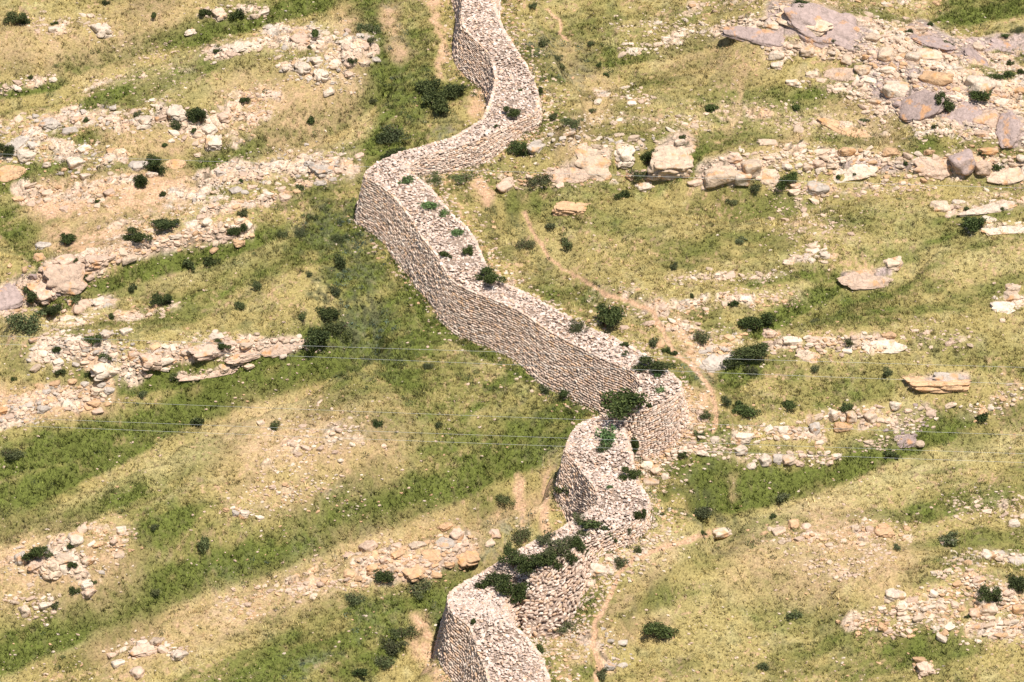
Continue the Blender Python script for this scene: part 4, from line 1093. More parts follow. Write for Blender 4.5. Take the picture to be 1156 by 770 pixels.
def place_rock(r):
    w, h = r['w'], r['h']
    kd = r['kd']
    me = random.choice(RM[kd])
    nm = {'rock': 'boulder', 'slab': 'flat_boulder', 'cracked': 'cracked_boulder'}[kd]
    o = obj(nm, me, label=r['label'], cat={'rock': 'boulder', 'slab': 'flat boulder', 'cracked': 'cracked boulder'}[kd], group='granite rocks scattered on the hillside')
    a = float(strike(np.array(r['p'][0]), np.array(r['p'][1])))+random.uniform(-.25, .25)
    sx = w/1.5
    # visible height of a body on this slope: vertical extent*.9 + depth*.42
    if kd != 'slab' and w > 1.9: h *= .8
    if kd == 'slab': sz = h/1.5*.42; sy = h/1.5*1.3
    else: sz = h/1.5*.85; sy = min(sx, h/1.5*1.25)
    o.rotation_euler = (R(20)+random.uniform(-.08, .08) if kd == 'slab' else random.uniform(-.1, .35), random.uniform(-.15, .12), a)
    o.scale = (sx, sy, sz)
    if kd == 'slab':
        q = r['p']; ww = .9; X_ = np.array([q[0]+ww, q[0]-ww, q[0], q[0]]); Y_ = np.array([q[1], q[1], q[1]+ww, q[1]-ww]); zz = hfast(X_, Y_)
        nrm = Vector((-(zz[0]-zz[1])/2/ww, -(zz[2]-zz[3])/2/ww, 1)).normalized()
        t_ = Vector((math.cos(a), math.sin(a), 0)); t_ = (t_-nrm*t_.dot(nrm)).normalized(); b_ = nrm.cross(t_)
        from mathutils import Matrix
        o.rotation_euler = Matrix((t_, b_, nrm)).transposed().to_euler()
    p = r['p']; o.location = (p[0], p[1], p[2]+sz*(-.08 if kd != 'slab' else -.15))
    j = random.uniform(.86, 1.1); o.color = (min(1, r['c'][0]*j), min(1, r['c'][1]*j), min(1, r['c'][2]*j), 1)
for r in rocks: place_rock(r)
for r in big_small: place_rock(r)
# the rest of the stones: one mass nobody could count
def mass(lst, tpls):
    pos = np.array([r['p'] for r in lst]); w = np.array([r['w'] for r in lst]); h = np.array([r['h'] for r in lst])
    ax, ay, az = rand_axes(len(lst), .25, strike(pos[:, 0], pos[:, 1]))
    sz = np.stack([w/1.5, np.minimum(w/1.5, h/1.1), h/1.5*.85], -1)
    pos = pos+np.array([0, 0, 1.])*(sz[:, 2:3]*-.05)
    V = []; Fc = []; Cc = []; off = 0
    col = np.array([r['c'] for r in lst])*rng.uniform(.82, 1.12, (len(lst), 1))
    wh = rng.integers(0, len(tpls), len(lst))
    for k, (tv, tf) in enumerate(tpls):
        i = np.where(wh == k)[0]
        if not len(i): continue
        P = (pos[i][:, None]+tv[None, :, 0:1]*ax[i][:, None]*sz[i][:, None, 0:1]+tv[None, :, 1:2]*ay[i][:, None]*sz[i][:, None, 1:2]+tv[None, :, 2:3]*az[i][:, None]*sz[i][:, None, 2:3])
        V.append(P.reshape(-1, 3)); m = len(tv)
        Fc.append((tf[None]+(np.arange(len(i))*m)[:, None, None]+off).reshape(-1, 3)); Cc.append(np.repeat(col[i], m, axis=0)); off += m*len(i)
    return np.concatenate(V), np.concatenate(Fc), np.concatenate(Cc)
# finer chips in the zones and thinly everywhere
chips = []; foot = []
for zi, (ph, pts, hw, cnt, lo, hi, cs_, e) in enumerate(ZONES):
    P = np.array(pts, float); seg = np.linalg.norm(np.diff(P, axis=0), axis=1); cum = np.concatenate([[0], np.cumsum(seg)])
    for k in range(int((cum[-1]+hw)*hw*.10*(.4+e))):
        t = random.uniform(0, cum[-1]); x = np.interp(t, cum, P[:, 0])+random.gauss(0, hw*.9); y = np.interp(t, cum, P[:, 1])+random.gauss(0, hw*.75)
        s = random.uniform(1.5, 4.5); chips.append(dict(u=x, v=y, w=s/17., h=s/17.*.6, c=random.choice(cs_)))
for k in range(15000):
    x = random.uniform(-60, W0+60); y = random.uniform(-50, H0+60)
    if fbm(np.array([x/60.]), np.array([y/40.]), 210, 3)[0] < random.uniform(.4, .72): continue
    s = 1.2+3.4*random.random()**4; chips.append(dict(u=x, v=y, w=s/17., h=s/17.*.6, c=random.choice([CR, PK, OR, WH])))
for P_, N_, q in ((BL, NL, 2), (BR, NR, 12)):
    for i in range(len(P_)):
        for k in range(q):
            d_ = abs(random.gauss(0, .5 if q == 2 else 1.0)); e_ = P_[i]+N_[i]*d_+np.array([random.uniform(-.3, .3), random.uniform(-.3, .3), 0])
            e_[2] = hfast(e_[:1], e_[1:2])[0]; s = random.uniform(.10, .32)
            foot.append(dict(p=e_, w=s, h=s*.6, c=random.choice([CR, PK, WH, OR])))
chips = off_path(chips)
pc = ray_ground([c['u'] for c in chips], [c['v'] for c in chips])
for c, p in zip(chips, pc): c['p'] = p
chips += foot
V1, F1, C1 = mass(rest, TPL2); V2, F2, C2 = mass(chips, TPL1)
me = mesh_from('loose_stones', np.concatenate([V1, V2]), np.concatenate([F1, F2+len(V1)]), 3, M_gravel, np.concatenate([C1, C2]))
obj('loose_stones', me, kind='stuff', label='countless small pink and cream stones littering the ridges', cat='loose stones')
print(round(time.time()-T0), 'rocks', len(rocks), len(big_small), len(rest), len(chips))

# ------------------------------------------------------------------ shrubs
def shrub_mesh(kind, nleaf, seed, mat, flat=1.0, lob=7, leaf=.045):
    r = np.random.default_rng(seed)
    # lobes: overlapping clumps inside a unit dome (radius 1, height ~1.2)
    ph = r.uniform(0, 2*np.pi, lob); rr = r.uniform(.25, .80, lob)
    cen = np.stack([rr*np.cos(ph), rr*np.sin(ph), r.uniform(.2, 1.0, lob)*flat], -1)
    cen[0] = (0, 0, .6*flat)
    cr = r.uniform(.2, .46, lob); cr[0] = .42
    w = cr**2/sum(cr**2)
    k = r.choice(lob, nleaf, p=w)
    d = r.normal(size=(nleaf, 3)); d /= np.linalg.norm(d, axis=1)[:, None]
    rad = cr[k]*(.35+.75*r.uniform(0, 1, nleaf)**.7)*(1+.16*r.normal(size=nleaf))
    p = cen[k]+d*rad[:, None]*np.array([1, 1, .85])
    p[:, 2] = np.maximum(p[:, 2], .03*r.uniform(0, 1, nleaf))
    a = norm(d*.5+r.normal(size=(nleaf, 3))*.7); b = norm(np.cross(a, r.normal(size=(nleaf, 3))))
    L = leaf*r.uniform(.7, 1.5, nleaf)[:, None]
    q = np.stack([p-a*L, p+b*L*.55, p+a*L, p-b*L*.55], 1).reshape(-1, 3)
    return mesh_from('foliage', q, np.arange(len(q)), 4, mat)
def stem_mesh(seed):
    r = np.random.default_rng(seed); V = []; Fa = []
    for k in range(6):
        ang = r.uniform(0, 6.28); tip = np.array([math.cos(ang)*r.uniform(.2, .6), math.sin(ang)*r.uniform(.2, .6), r.uniform(.5, .85)])
        mid = tip*np.array([.35, .35, .5])+r.normal(size=3)*.03
        pr = [np.array([0, 0, -.1]), mid, tip]; rd = [.05, .03, .012]
        o = len(V)
        for p, q in zip(pr, rd):
            for j in range(5): V.append(p+q*np.array([math.cos(j*1.2566), math.sin(j*1.2566), 0]))
        for s in range(2):
            for j in range(5): Fa.append((o+s*5+j, o+s*5+(j+1) % 5, o+(s+1)*5+(j+1) % 5, o+(s+1)*5+j))
    return mesh_from('stem', np.array(V), np.array(Fa), 4, M_stem)
SH = {'d': [shrub_mesh('d', 2600, 600+i, M_leaf, 1, 8, .055) for i in range(6)],
      'o': [shrub_mesh('o', 1500, 620+i, M_leaf2, .75, 9, .05) for i in range(4)],
      'w': [shrub_mesh('w', 500, 640+i, M_leaf3, .6, 7, .09) for i in range(3)],
      'k': [shrub_mesh('k', 900, 660+i, M_leaf, .85, 6, .085) for i in range(5)],
      'm': [shrub_mesh('m', 800, 680+i, M_leaf2, .7, 7, .08) for i in range(4)]}
STM = [stem_mesh(700+i) for i in range(4)]
# u, v centre, width, height, kind, label, on wall
S = [
 (18,21,22,15,'d','round black-green shrub at the top-left corner'),
 (119,2,10,7,'k','tiny dark shrub cut by the top edge at left'),
 (174,16,11,10,'k','small dark shrub alone in grass near the top edge, left of the heap'),
 (230,12,14,13,'k','dark shrub at the left end of the top-edge heap'),
 (268,14,17,13,'k','dark shrub at the right end of the top-edge heap'),
 (356,36,17,13,'k','dark shrub on the crest of the upper left outcrop'),
 (244,56,10,6,'k','tiny shrub in the western lobe of the upper outcrop'),
 (350,51,11,5,'k','flat little shrub just under the crest shrub of the upper outcrop'),
 (397,68,14,9,'k','dark shrub at the east end of the upper left outcrop'),
 (416,30,24,12,'o','flat olive shrub on the grass above the twin bushes, left of the wall'),
 (419,43,13,10,'m','small olive shrub just under the flat olive shrub'),
 (62,25,9,4,'k','tiny shrub above the white boulder in the top-left cluster'),
 (34,86,9,5,'k','tiny shrub on the low ledge at the left edge'),
 (275,111,15,9,'k','small shrub on bare slope between upper outcrop and trio'),
 (227,130,27,19,'d','largest shrub of the trio among white boulders'),
 (198,139,16,12,'m','duller shrub of the trio, at its left'),
 (219,146,11,6,'k','smallest lowest shrub of the trio'),
 (351,134,15,11,'k','dark shrub at the edge of the diagonal green gully'),
 (186,162,9,5,'k','tiny shrub below the boulder heap of the trio'),
 (7,168,20,18,'d','dark shrub at the left edge among white boulders'),
 (97,134,10,7,'k','tiny shrub in the upper-left boulder band'),
 (155,127,13,6,'m','low shrub behind the large white and yellow boulder'),
 (172,186,24,20,'d','upper of the two stacked round shrubs'),
 (162,205,19,18,'d','lower of the two stacked round shrubs'),
 (185,218,8,8,'k','tiny shrub right below the two stacked round shrubs'),
 (110,226,12,7,'k','tiny shrub in the rust-coloured patch'),
 (272,203,8,6,'k','tiny shrub on the diagonal ledge'),
 (273,239,14,9,'m','olive shrub in the band below the diagonal ledge'),
 (339,210,11,8,'m','small shrub on the diagonal ledge near the wall corner'),
 (183,251,30,13,'d','right half of the long shrub lying above the great pink ledge'),
 (157,265,25,14,'d','left half of the long shrub lying above the great pink ledge'),
 (268,260,19,16,'d','round shrub at the right end of the great pink ledge'),
 (74,270,18,15,'d','dark shrub standing on the great pink ledge'),
 (85,293,9,7,'k','small shrub just right of the broad smooth pink slab top'),
 (94,311,8,10,'k','tiny upright shrub on the broad smooth pink slab'),
 (37,333,21,17,'d','dark shrub sitting on the pink slabs at the left edge'),
 (55,350,21,16,'d','right one of the lowest left shrub pair'),
 (29,362,36,24,'o','wide olive shrub, left one of the lowest left shrub pair'),
 (85,337,13,11,'m','dull shrub at the start of the green gully under the pink ledge'),
 (215,297,17,13,'k','left one of the twin shrubs on the green strip'),
 (238,294,17,11,'k','right one of the twin shrubs on the green strip'),
 (182,339,21,14,'d','dark shrub alone on the spur under the green strip'),
 (149,325,12,11,'m','soft olive shrub in the green strip'),
 (126,355,11,9,'k','small shrub at the left tip of the ledge right of the hummock'),
 (104,384,21,15,'d','dark shrub above the west end of the cracked ledge'),
 (119,401,14,8,'k','small shrub in the middle of the west cracked ledge'),
 (67,418,12,9,'k','small shrub at the lower west end of the cracked ledge'),
 (62,394,10,10,'k','small upright shrub at the far west of the cracked ledge'),
 (103,422,11,8,'k','small shrub below the whitish speckled block'),
 (251,389,16,9,'d','shrub on the pink blocks of the cracked ledge'),
 (200,426,13,11,'m','olive shrub under the cracked ledge, beside the thin pink strip'),
 (15,427,8,5,'k','tiny shrub at the left edge below the cracked ledge'),
 (160,443,12,7,'m','tiny dull shrub on the green under the cracked ledge'),
 (356,378,40,24,'d','large dark shrub where the cracked ledge ends'),
 (384,367,26,18,'o','olive extension bush at the right of the large dark ledge-end shrub'),
 (372,351,23,15,'d','dark shrub just above the large ledge-end shrub'),
 (322,263,19,14,'o','olive shrub at the upper end of the spur left of the wall corner'),
 (341,258,16,14,'o','olive shrub right of the spur-end shrub'),
 (383,292,17,15,'m','dull shrub on the green slope left of the wall'),
 (378,327,14,12,'m','dull small shrub on the green slope, lower than its neighbour'),
 (350,309,10,8,'m','small shrub on the mottled slope above the large ledge-end shrub'),
 (272,345,15,9,'m','olive low shrub in the grass of the spur'),
 (290,320,13,7,'m','thin olive shrub upslope from the low spur shrub'),
 (340,355,12,9,'m','small grey-green shrub left of the dark ledge-top shrub'),
 (350,243,20,9,'o','olive shrub west of the wall corner, highest of the slope group'),
 (383,268,20,10,'o','spreading olive shrub under the wall corner'),
 (220,475,17,13,'k','lone dark shrub on the green spur edge between power cables'),
 (309,478,15,10,'m','olive shrub right of the cream boulder on the spur'),
 (7,509,26,10,'o','flat olive shrub at the left edge, halfway down'),
 (40,622,22,15,'d','round dark shrub in the lower-left heap'),
 (82,615,9,8,'k','tiny shrub above the middle of the lower-left heap'),
 (81,636,10,9,'k','tiny shrub right of the white boulder in the lower-left heap'),
 (53,643,10,9,'k','tiny shrub on the pink-white boulder of the lower-left heap'),
 (56,626,12,7,'m','dull low shrub behind the pink-white boulder'),
 (83,666,10,9,'k','tiny shrub left of the upright white boulder'),
 (104,657,8,5,'k','tiny shrub right of the upright white boulder'),
 (231,611,16,13,'m','olive-dark shrub alone on the lower left spur'),
 (176,667,15,10,'m','dark tuft shrub in the upper big green gully'),
 (174,593,11,6,'m','dark low tuft on the lower spur'),
 (62,682,10,7,'m','dull tuft in the heap below the lower-left heap'),
 (435,649,22,14,'d','dark shrub in the orange outcrop'),
 (470,664,36,13,'o','wide olive shrub below the orange outcrop'),
 (395,672,22,12,'o','olive shrub left below the orange outcrop'),
 (455,712,26,14,'o','upper olive shrub of the diagonal chain left of the lowest wall'),
 (441,728,24,16,'o','middle olive shrub of the diagonal chain'),
 (428,744,22,14,'o','lower olive shrub of the diagonal chain'),
 (402,758,18,10,'k','dark shrub at the bottom edge left of the wall'),
 (572,561,20,12,'o','olive shrub above the ploughed-looking earth strips'),
 (586,606,20,18,'o','blue-green bush just outside the wall, above the wall-top bushes'),
 (572,617,13,14,'m','blue-green small bush left of the outside bush'),
 (615,606,22,8,'m','low bush under the wall bend foot'),
 (613,437,13,8,'m','small shrub on the grass below the long wall face'),
 (638,441,16,12,'k','dark shrub on the grass below the long wall face, right one'),
 (495,478,10,8,'m','tiny dull shrub on the slope below the long wall face'),
 (425,477,10,10,'k','tiny dark shrub on the mottled slope'),
 (483,411,14,9,'m','tiny olive shrub on the strip below the long wall face'),
 (590,400,0,0,'x',''),
 (482,96,30,22,'d','upper left of the dark bushes left of the wall'),
 (497,116,40,24,'d','large front bush of the dark group left of the wall'),
 (518,101,26,18,'d','right bush of the dark group left of the wall'),
 (448,147,34,20,'o','broad olive-dark bush below the dark group'),
 (438,153,20,14,'d','dark bush at the left end of the broad olive-dark bush'),
 (443,171,26,13,'d','dark bush at the back of the wall corner'),
 (421,112,12,6,'m','small low shrub west of the dark group'),
 (494,199,30,12,'o','left one of the paired flat olive shrubs in the wall bend'),
 (526,198,32,11,'o','right one of the paired flat olive shrubs in the wall bend'),
 (584,169,20,19,'d','round dark shrub at the wall foot inside the bend'),
 (609,101,11,10,'k','small shrub tight against the right side of the upper wall'),
 (613,46,14,10,'m','dull shrub right of the upper wall'),
 (628,64,17,8,'o','flat dull shrub right of the upper wall'),
 (634,75,12,8,'m','grey-green shrub below the flat dull shrub'),
 (601,5,12,7,'m','small shrub at the top edge right of the wall'),
 (667,47,11,6,'m','tiny shrub on the green strip right of the upper wall'),
 (676,72,9,6,'k','tiny dark shrub at the end of the green strip'),
 (685,83,9,5,'k','tiny dark shrub just below the green strip'),
 (668,123,12,5,'m','tiny flat shrub above the cream slab'),
 (645,137,23,12,'o','olive shrub between wall and cream slab'),
 (624,130,10,8,'m','dull small shrub left of that olive shrub'),
 (607,199,28,12,'o','flat dark shrub at the foot of the pink slabs'),
 (731,176,20,20,'d','deep green shrub squeezed beside the cracked cream outcrop'),
 (714,193,26,12,'o','lower olive shrub left of the cracked cream outcrop'),
 (769,154,10,9,'k','tiny shrub atop the cracked cream outcrop'),
 (703,218,15,10,'k','dark shrub left of the small white ledge rock'),
 (622,253,18,8,'m','flat shrub right of the wall in open grass'),
 (648,262,0,0,'x',''),
 (639,272,20,9,'m','soft flat shrub beside the faint path'),
 (588,275,22,10,'o','soft olive shrub in the grass right of the wall'),
 (556,311,32,14,'d','dark bush leaning on the wall top by its midway bend'),
 (643,271,0,0,'x',''),
 (683,357,37,27,'d','large round black-green shrub right of the wall'),
 (655,364,24,15,'o','olive bush left of the large round shrub, on the wall edge'),
 (741,411,30,15,'d','oval dark green shrub at the right edge of the wall'),
 (703,388,12,6,'k','tiny shrub at the wall edge below the large round shrub'),
 (736,384,16,10,'m','dull shrub between wall and footpath'),
 (753,394,10,8,'k','small dark shrub beside the footpath'),
 (762,398,8,6,'k','tiny dark shrub beside the footpath, right of its neighbour'),
 (901,3,28,10,'d','dark shrub cut by the top edge above the purple slab'),
 (943,45,7,7,'k','tiny shrub under the mauve slab'),
 (803,119,20,10,'k','dark flat shrub on the open upper right slope'),
 (899,119,14,7,'k','flat dark shrub right of the one on the open upper slope'),
 (1068,116,21,23,'d','upright black shrub in the top-right outcrop'),
 (1108,104,28,17,'d','broad black shrub under the white boulder near the right edge'),
 (1128,86,26,12,'d','dark shrub behind the white boulder near the right edge'),
 (1069,47,17,8,'k','flat dark shrub on the mauve slab near the top-right corner'),
 (1154,80,10,9,'k','dark shrub cut by the right edge near the top'),
 (1050,26,12,6,'k','small shrub north of the top-right outcrop'),
 (1026,34,9,6,'k','tiny shrub on the north rim of the top-right outcrop'),
 (1133,39,13,5,'k','small flat shrub near the top-right corner'),
 (1149,33,16,9,'o','dull shrub at the right edge near the top'),
 (1032,133,9,7,'k','tiny shrub under the big white boulder'),
 (1055,142,9,5,'k','tiny flat shrub below the grey-mauve slab'),
 (975,134,12,5,'m','small flat shrub left of the outcrop foot'),
 (1140,70,9,6,'k','tiny shrub on the right rim of the outcrop'),
 (886,202,20,16,'d','small round shrub standing at the front of the boulder belt'),
 (851,210,20,7,'m','flat dull shrub left of the round belt shrub'),
 (827,226,14,7,'m','flat dull shrub under the big rounded cream boulder'),
 (1126,188,12,8,'k','small shrub on the belt near the right edge'),
 (1110,172,12,7,'k','small shrub above the dark mauve block'),
 (1022,183,9,6,'k','tiny shrub in the middle of the boulder belt'),
 (963,195,8,5,'k','tiny shrub under the long white slab'),
 (947,199,6,6,'k','tiny shrub left below the long white slab'),
 (1103,251,27,17,'d','lone dark shrub near the right edge a third down'),
 (1091,234,8,5,'k','tiny shrub on the long whitish slab'),
 (1132,234,9,5,'k','tiny shrub at the right of the long whitish slab'),
 (853,363,36,19,'d','round dark shrub highest of the three right of the footpath'),
 (787,377,28,15,'o','olive-dark shrub left of the round dark shrub'),
 (839,397,40,19,'d','broad dark shrub below the round dark shrub'),
 (849,417,13,13,'m','small dull shrub right below the broad dark shrub'),
 (827,342,11,9,'k','small dark shrub above the round dark shrub'),
 (828,349,0,0,'x',''),
 (920,361,15,8,'m','olive shrub in the green hollow right of the round dark shrub'),
 (882,272,0,0,'x',''),
 (835,271,17,6,'m','flat olive shrub alone on the right mid slope'),
 (760,299,12,7,'m','small dull shrub near the left start of the stone line'),
 (781,333,8,6,'k','tiny shrub over the stone patch right of the footpath'),
 (844,465,30,14,'d','low dark shrub below the broad dark shrub'),
 (836,455,11,10,'k','small dark shrub on the shoulder of the low dark shrub'),
 (890,455,20,9,'k','flat dark shrub right of the low dark shrub'),
 (958,458,17,7,'k','small dark shrub on the mid-right boulder cluster'),
 (797,469,14,9,'m','dull shrub right of the footpath bend'),
 (788,487,16,7,'m','dull flat shrub below the footpath bend'),
 (819,450,14,8,'m','grey-green shrub just right of the footpath'),
 (1003,420,14,9,'m','olive tuft left of the long orange outcrop rock'),
 (1109,468,22,11,'k','dark shrub among stones near the right edge, mid height'),
 (919,414,12,7,'m','grey-green tuft under the mid-slope row'),
 (958,383,13,6,'m','flat tuft on the mid-slope row'),
 (1116,673,24,20,'d','black shrub in the lower-right rubble sheet'),
 (1150,657,22,16,'d','dark shrub at the right edge above the black shrub'),
 (789,576,32,10,'o','flat dark green shrub in the right gully'),
 (874,582,10,5,'k','tiny dark shrub on the spur edge'),
 (883,558,20,7,'m','flat shrub in the green gully'),
 (1069,606,22,11,'m','dusky low shrub above the grey rock on the right slope'),
 (1007,511,14,7,'k','small dark shrub in the right gully head'),
 (898,693,18,8,'m','low dull shrub on the lower right slope'),
 (863,753,14,8,'m','small dull shrub near the bottom edge right of the path'),
 (1093,695,9,6,'k','tiny shrub below left of the black shrub'),
 (1012,616,10,5,'m','tiny shrub right of the orange-pink knob'),
 (749,714,29,18,'d','round dark shrub alone on the lower right slope'),
 (697,631,20,11,'o','olive-dark shrub beside the collapsed wall'),
 (641,704,23,12,'o','olive shrub in the corner between wall and lower path'),
 (608,731,13,15,'k','dark small shrub against the lowest wall'),
 (678,759,17,9,'m','olive shrub near the bottom edge by the path'),
 (721,621,9,9,'m','small green bush at the collapsed wall end'),
 (770,511,14,8,'k','small dark shrub in the rubble spur'),
 (805,546,0,0,'x',''),
 (793,600,9,6,'k','tiny shrub where the spur meets the gully'),
 # on the wall
 (700,452,47,31,'d','largest dark bush growing from the wall fold',1),
 (578,125,19,13,'d','dark shrub on top of the upper wall',1),
 (559,142,8,5,'k','tiny shrub on the wall rim below the top shrub',1),
 (570,151,7,9,'m','brownish tuft on the inner wall face',1),
 (556,165,6,8,'m','small tuft low on the inner wall face',1),
 (588,101,8,4,'k','tiny dark tuft on the upper wall top',1),
 (529,281,13,13,'k','upright small shrub at the right rim of the wall top',1),
 (504,286,14,9,'k','small oval shrub in the middle of the wall top',1),
 (517,259,16,13,'w','fresh green weeds at the right rim of the wall top',1),
 (487,228,22,12,'w','fresh green weed patch on the wall top below the corner',1),
 (499,237,14,10,'w','smaller weed clump beside the weed patch on the wall',1),
 (458,201,16,16,'w','bright green weeds on the wall corner',1),
 (705,399,12,4,'m','thin flat tuft on the wall top',1),
 (710,438,10,6,'m','small shrub above the largest wall bush',1),
 (731,457,10,6,'k','small shrub right of the largest wall bush',1),
 (745,420,11,9,'w','weeds beside the oval dark green shrub',1),
 (743,437,12,8,'w','weeds on the wall near its right corner',1),
 (685,503,22,9,'k','dark low shrub on the narrow wall top',1),
 (690,488,24,20,'w','yellow-green grass clump on the narrow wall top',1),
 (713,503,11,26,'k','tall narrow shrub in the wall cleft',1),
 (713,534,19,14,'d','green shrub at the right rim under the cleft',1),
 (689,548,8,7,'w','tiny green plant in the middle of the lower wall top',1),
 (638,551,16,12,'k','shrub growing from the outer wall face',1),
 (651,583,20,13,'o','shrub at the foot of the wall pocket',1),
 (722,583,13,18,'d','upright dark shrub at the outer rim of the lower wall bend',1),
 (673,591,23,13,'k','grey-dark shrub on the lower wall top',1),
 (657,599,18,7,'m','flat shrub left of the grey-dark wall-top shrub',1),
 (691,605,12,11,'k','dark shrub on the inner wall face below the grey-dark one',1),
 (711,597,8,9,'m','brown tuft on the inner face near the upright shrub',1),
 (580,632,30,17,'d','left end of the hedge-like bushes on the lower wall top',1),
 (604,631,30,18,'d','second from left in the wall-top hedge',1),
 (628,620,32,19,'o','olive middle bush of the wall-top hedge',1),
 (641,608,24,14,'o','upper bush of the wall-top hedge',1),
 (656,619,15,22,'d','right end of the wall-top hedge',1),
 (628,636,17,15,'d','lower drooping bush of the wall-top hedge',1),
 (645,630,14,14,'d','bush between drooping bush and right hedge end',1),
 (561,654,32,17,'d','flat dark bush at the back of the lowest wall bend',1),
 (582,667,28,28,'d','tall dark bush at the lowest wall bend',1),
 (545,660,15,11,'k','small bush left of the flat dark bush on the wall',1),
 (535,700,8,9,'k','tiny green shrub alone on the lowest wall top',1),
]
root_done = {}
cnt = 0
for s in S:
    u, v, w, h, k, lab = s[:6]
    if k == 'x': continue
    w *= 1.15; h *= 1.2
    base_v = v+h*.38
    w *= .94; h *= .94
    p, onw = ray_any(u, base_v)
    o = bpy.data.objects.new({'w': 'weed_clump'}.get(k, 'shrub'), None); C.objects.link(o)
    o.location = (p[0], p[1], p[2]-.03); o.rotation_euler = (0, 0, random.uniform(0, 6.28))
    sx = w/17./1.75; sz = max(h/17./1.25-.1*sx, .45*sx)
    if k == 'o' or k == 'm': sz *= 1.15
    o.scale = (sx*random.uniform(.85, 1.3), sx*random.uniform(.8, 1.1), sz); o.rotation_euler = (0, 0, random.choice([0, 3.14])+random.uniform(-.5, .5))
    o['label'] = lab; o['category'] = 'weeds' if k == 'w' else 'shrub'
    o['group'] = 'weeds on the wall top' if k == 'w' else 'shrubs dotting the hillside and the wall'
    f = obj('foliage', random.choice(SH[k]), o); st = obj('stem', random.choice(STM), o)
    j = random.uniform(.75, 1.2); t = (j, j*random.uniform(.95, 1.1), j*random.uniform(.9, 1.1), 1)
    f.color = t
    cnt += 1
print(round(time.time()-T0), 'shrubs', cnt)

# low scrub and weeds nobody could count, in the hollows and along the wall foot
cand_x = rng.uniform(-40, 40, 60000); cand_y = rng.uniform(-42, 46, 60000)
cz = hfast(cand_x, cand_y); cu, cvv = project(np.stack([cand_x, cand_y, cz], -1))
den = .5*cmask(cu, cvv, SCRUBS)+.42*cmask(cu, cvv, TEALS)+.05*cmask(cu, cvv, GREENS)+.004
cn2 = fbm(cand_x/1.6, cand_y/1.1, 350, 3)
kp = rng.uniform(0, 1, len(den)) < den*.55*np.clip((cn2-.42)*7, 0, 1)
sx_, sy_, sz_ = cand_x[kp], cand_y[kp], cz[kp]
steal = cmask(cu[kp], cvv[kp], TEALS)
ft = []
for P_, N_ in ((BL, NL), (BR, NR)):
    for i in range(0, len(P_)):
        if random.random() < .5: ft.append(P_[i]+N_[i]*abs(random.gauss(.1, .35)))
ft = np.array(ft); fz = hfast(ft[:, 0], ft[:, 1])
sx_ = np.concatenate([sx_, ft[:, 0]]); sy_ = np.concatenate([sy_, ft[:, 1]]); sz_ = np.concatenate([sz_, fz]); steal = np.concatenate([steal, np.zeros(len(ft))])
k_ = len(sx_); nl = 46
rad_ = rng.uniform(.16, .42, k_)
th = rng.uniform(0, 6.283, (k_, nl)); rr = rad_[:, None]*np.sqrt(rng.uniform(0, 1, (k_, nl))); hz_ = rng.uniform(0, 1, (k_, nl))*rad_[:, None]*.9*(1-(rr/rad_[:, None])**2*.7)
cen = np.stack([sx_[:, None]+rr*np.cos(th), sy_[:, None]+rr*np.sin(th), sz_[:, None]+hz_], -1).reshape(-1, 3)
a_ = norm(rng.normal(size=cen.shape)); b_ = norm(np.cross(a_, rng.normal(size=cen.shape))); l_ = rng.uniform(.03, .06, (len(cen), 1))
q_ = np.stack([cen-a_*l_, cen+b_*l_*.6, cen+a_*l_, cen-b_*l_*.6], 1).reshape(-1, 3)
bc = np.where(steal[:, None] > .2, np.array([[.10, .135, .095]]), np.array([[.075, .095, .038]]))*rng.uniform(.5, 1.5, (k_, 1))
bc = np.repeat(bc, nl*4, axis=0)
me = mesh_from('low_scrub', q_, np.arange(len(q_)), 4, M_grass, bc)
obj('low_scrub', me, kind='stuff', label='low dark green and grey-green scrub cover in the hollows and along the wall foot', cat='scrub')
print('scrub', k_)

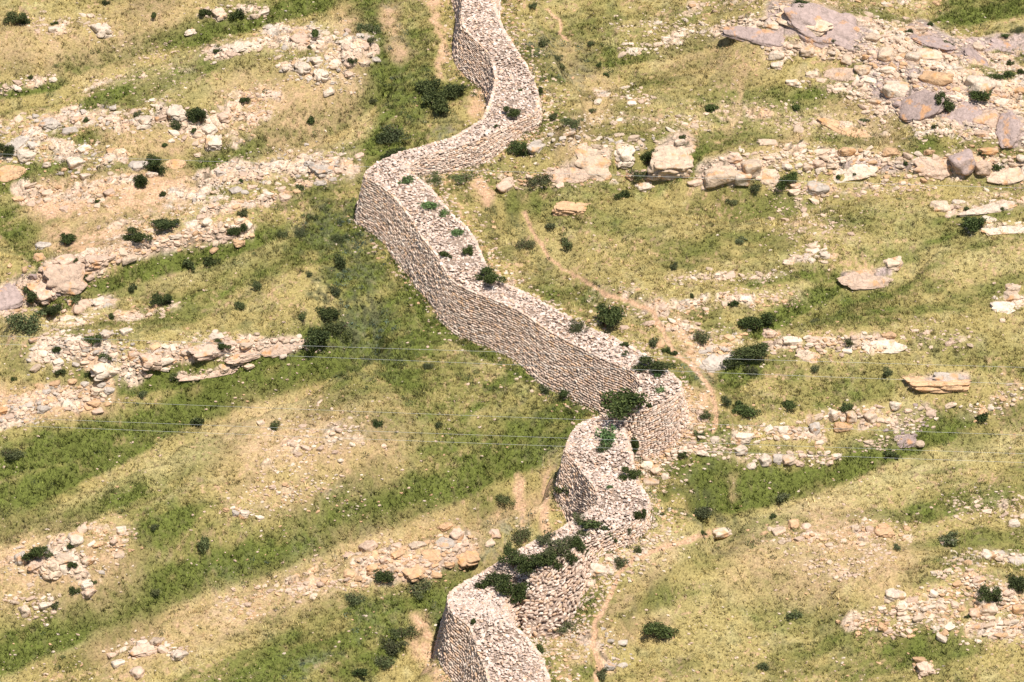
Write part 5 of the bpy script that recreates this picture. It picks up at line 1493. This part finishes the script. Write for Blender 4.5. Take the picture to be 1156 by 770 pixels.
# ------------------------------------------------------------------ power cables
def cable(p1, p2, depth, label, sag=.5):
    # straight line through two photo points, hung in front of the hillside
    dz = (p2[1]-p1[1])/(p2[0]-p1[0])
    ul = np.linspace(-1500, 2700, 60); vl = p1[1]+(ul-p1[0])*dz
    d = rays(ul, vl)
    P = CAM+d*((depth-CAM[1])/d[:, 1])[:, None]
    xm = (P[:, 0])/P[:, 0].max()
    P[:, 2] += sag*((xm)**2)
    V = []; Fa = []
    r = .0055
    for p in P:
        for j in range(6): V.append(p+r*np.array([0, math.cos(j*math.pi/3), math.sin(j*math.pi/3)]))
    for i in range(len(P)-1):
        for j in range(6): Fa.append((i*6+j, i*6+(j+1) % 6, (i+1)*6+(j+1) % 6, (i+1)*6+j))
    me = mesh_from('power_cable', np.array(V), np.array(Fa), 4, M_cable, smooth=True)
    obj('power_cable', me, label=label, cat='cable', group='power cables strung across the view')
cable((104,178),(763,200), -60, 'thin grey power cable highest in view, crossing the wall bend')
cable((311,389.5),(1076,413), -60, 'thin grey cable crossing just above the cracked ledge end, second highest')
cable((290,400.5),(839,422), -62, 'thin grey cable third from the top, closely under the second')
cable((118,454),(1156,492), -60, 'thin grey cable fourth from the top, passing over the lone spur shrub')
cable((86,475),(1156,513), -61, 'thin grey cable fifth from the top, passing under the lone spur shrub')
cable((52,482.5),(1156,523), -63, 'lowest thin grey power cable, over the green gully')

# ------------------------------------------------------------------ light, sky, camera
sd = Vector((.22, -.42, .87)).normalized()
sun = bpy.data.lights.new('sun', 'SUN'); sun.energy = 4.9; sun.angle = R(.5); sun.color = (1, .93, .84)
so = bpy.data.objects.new('sun', sun); C.objects.link(so)
so.rotation_euler = sd.to_track_quat('Z', 'Y').to_euler()
wld = bpy.data.worlds.new('World'); bpy.context.scene.world = wld; wld.use_nodes = True
nt = wld.node_tree; bg = nt.nodes['Background']
sky = nt.nodes.new('ShaderNodeTexSky'); sky.sky_type = 'NISHITA'; sky.sun_disc = False
sky.sun_elevation = math.asin(sd.z); sky.sun_rotation = math.atan2(sd.x, sd.y)
nt.links.new(sky.outputs[0], bg.inputs[0]); bg.inputs[1].default_value = .08
cam = bpy.data.cameras.new('camera'); co = bpy.data.objects.new('camera', cam); C.objects.link(co)
co.location = Vector(CAM); co.rotation_euler = (math.pi/2-PITCH, 0, 0)
cam.sensor_width = 36; cam.lens = 36*F/W0; cam.clip_start = 1; cam.clip_end = 4000
sc = bpy.context.scene; sc.camera = co
sc.view_settings.view_transform = 'Standard'; sc.view_settings.look = 'None'; sc.view_settings.gamma = 1
sc.view_settings.exposure = .32
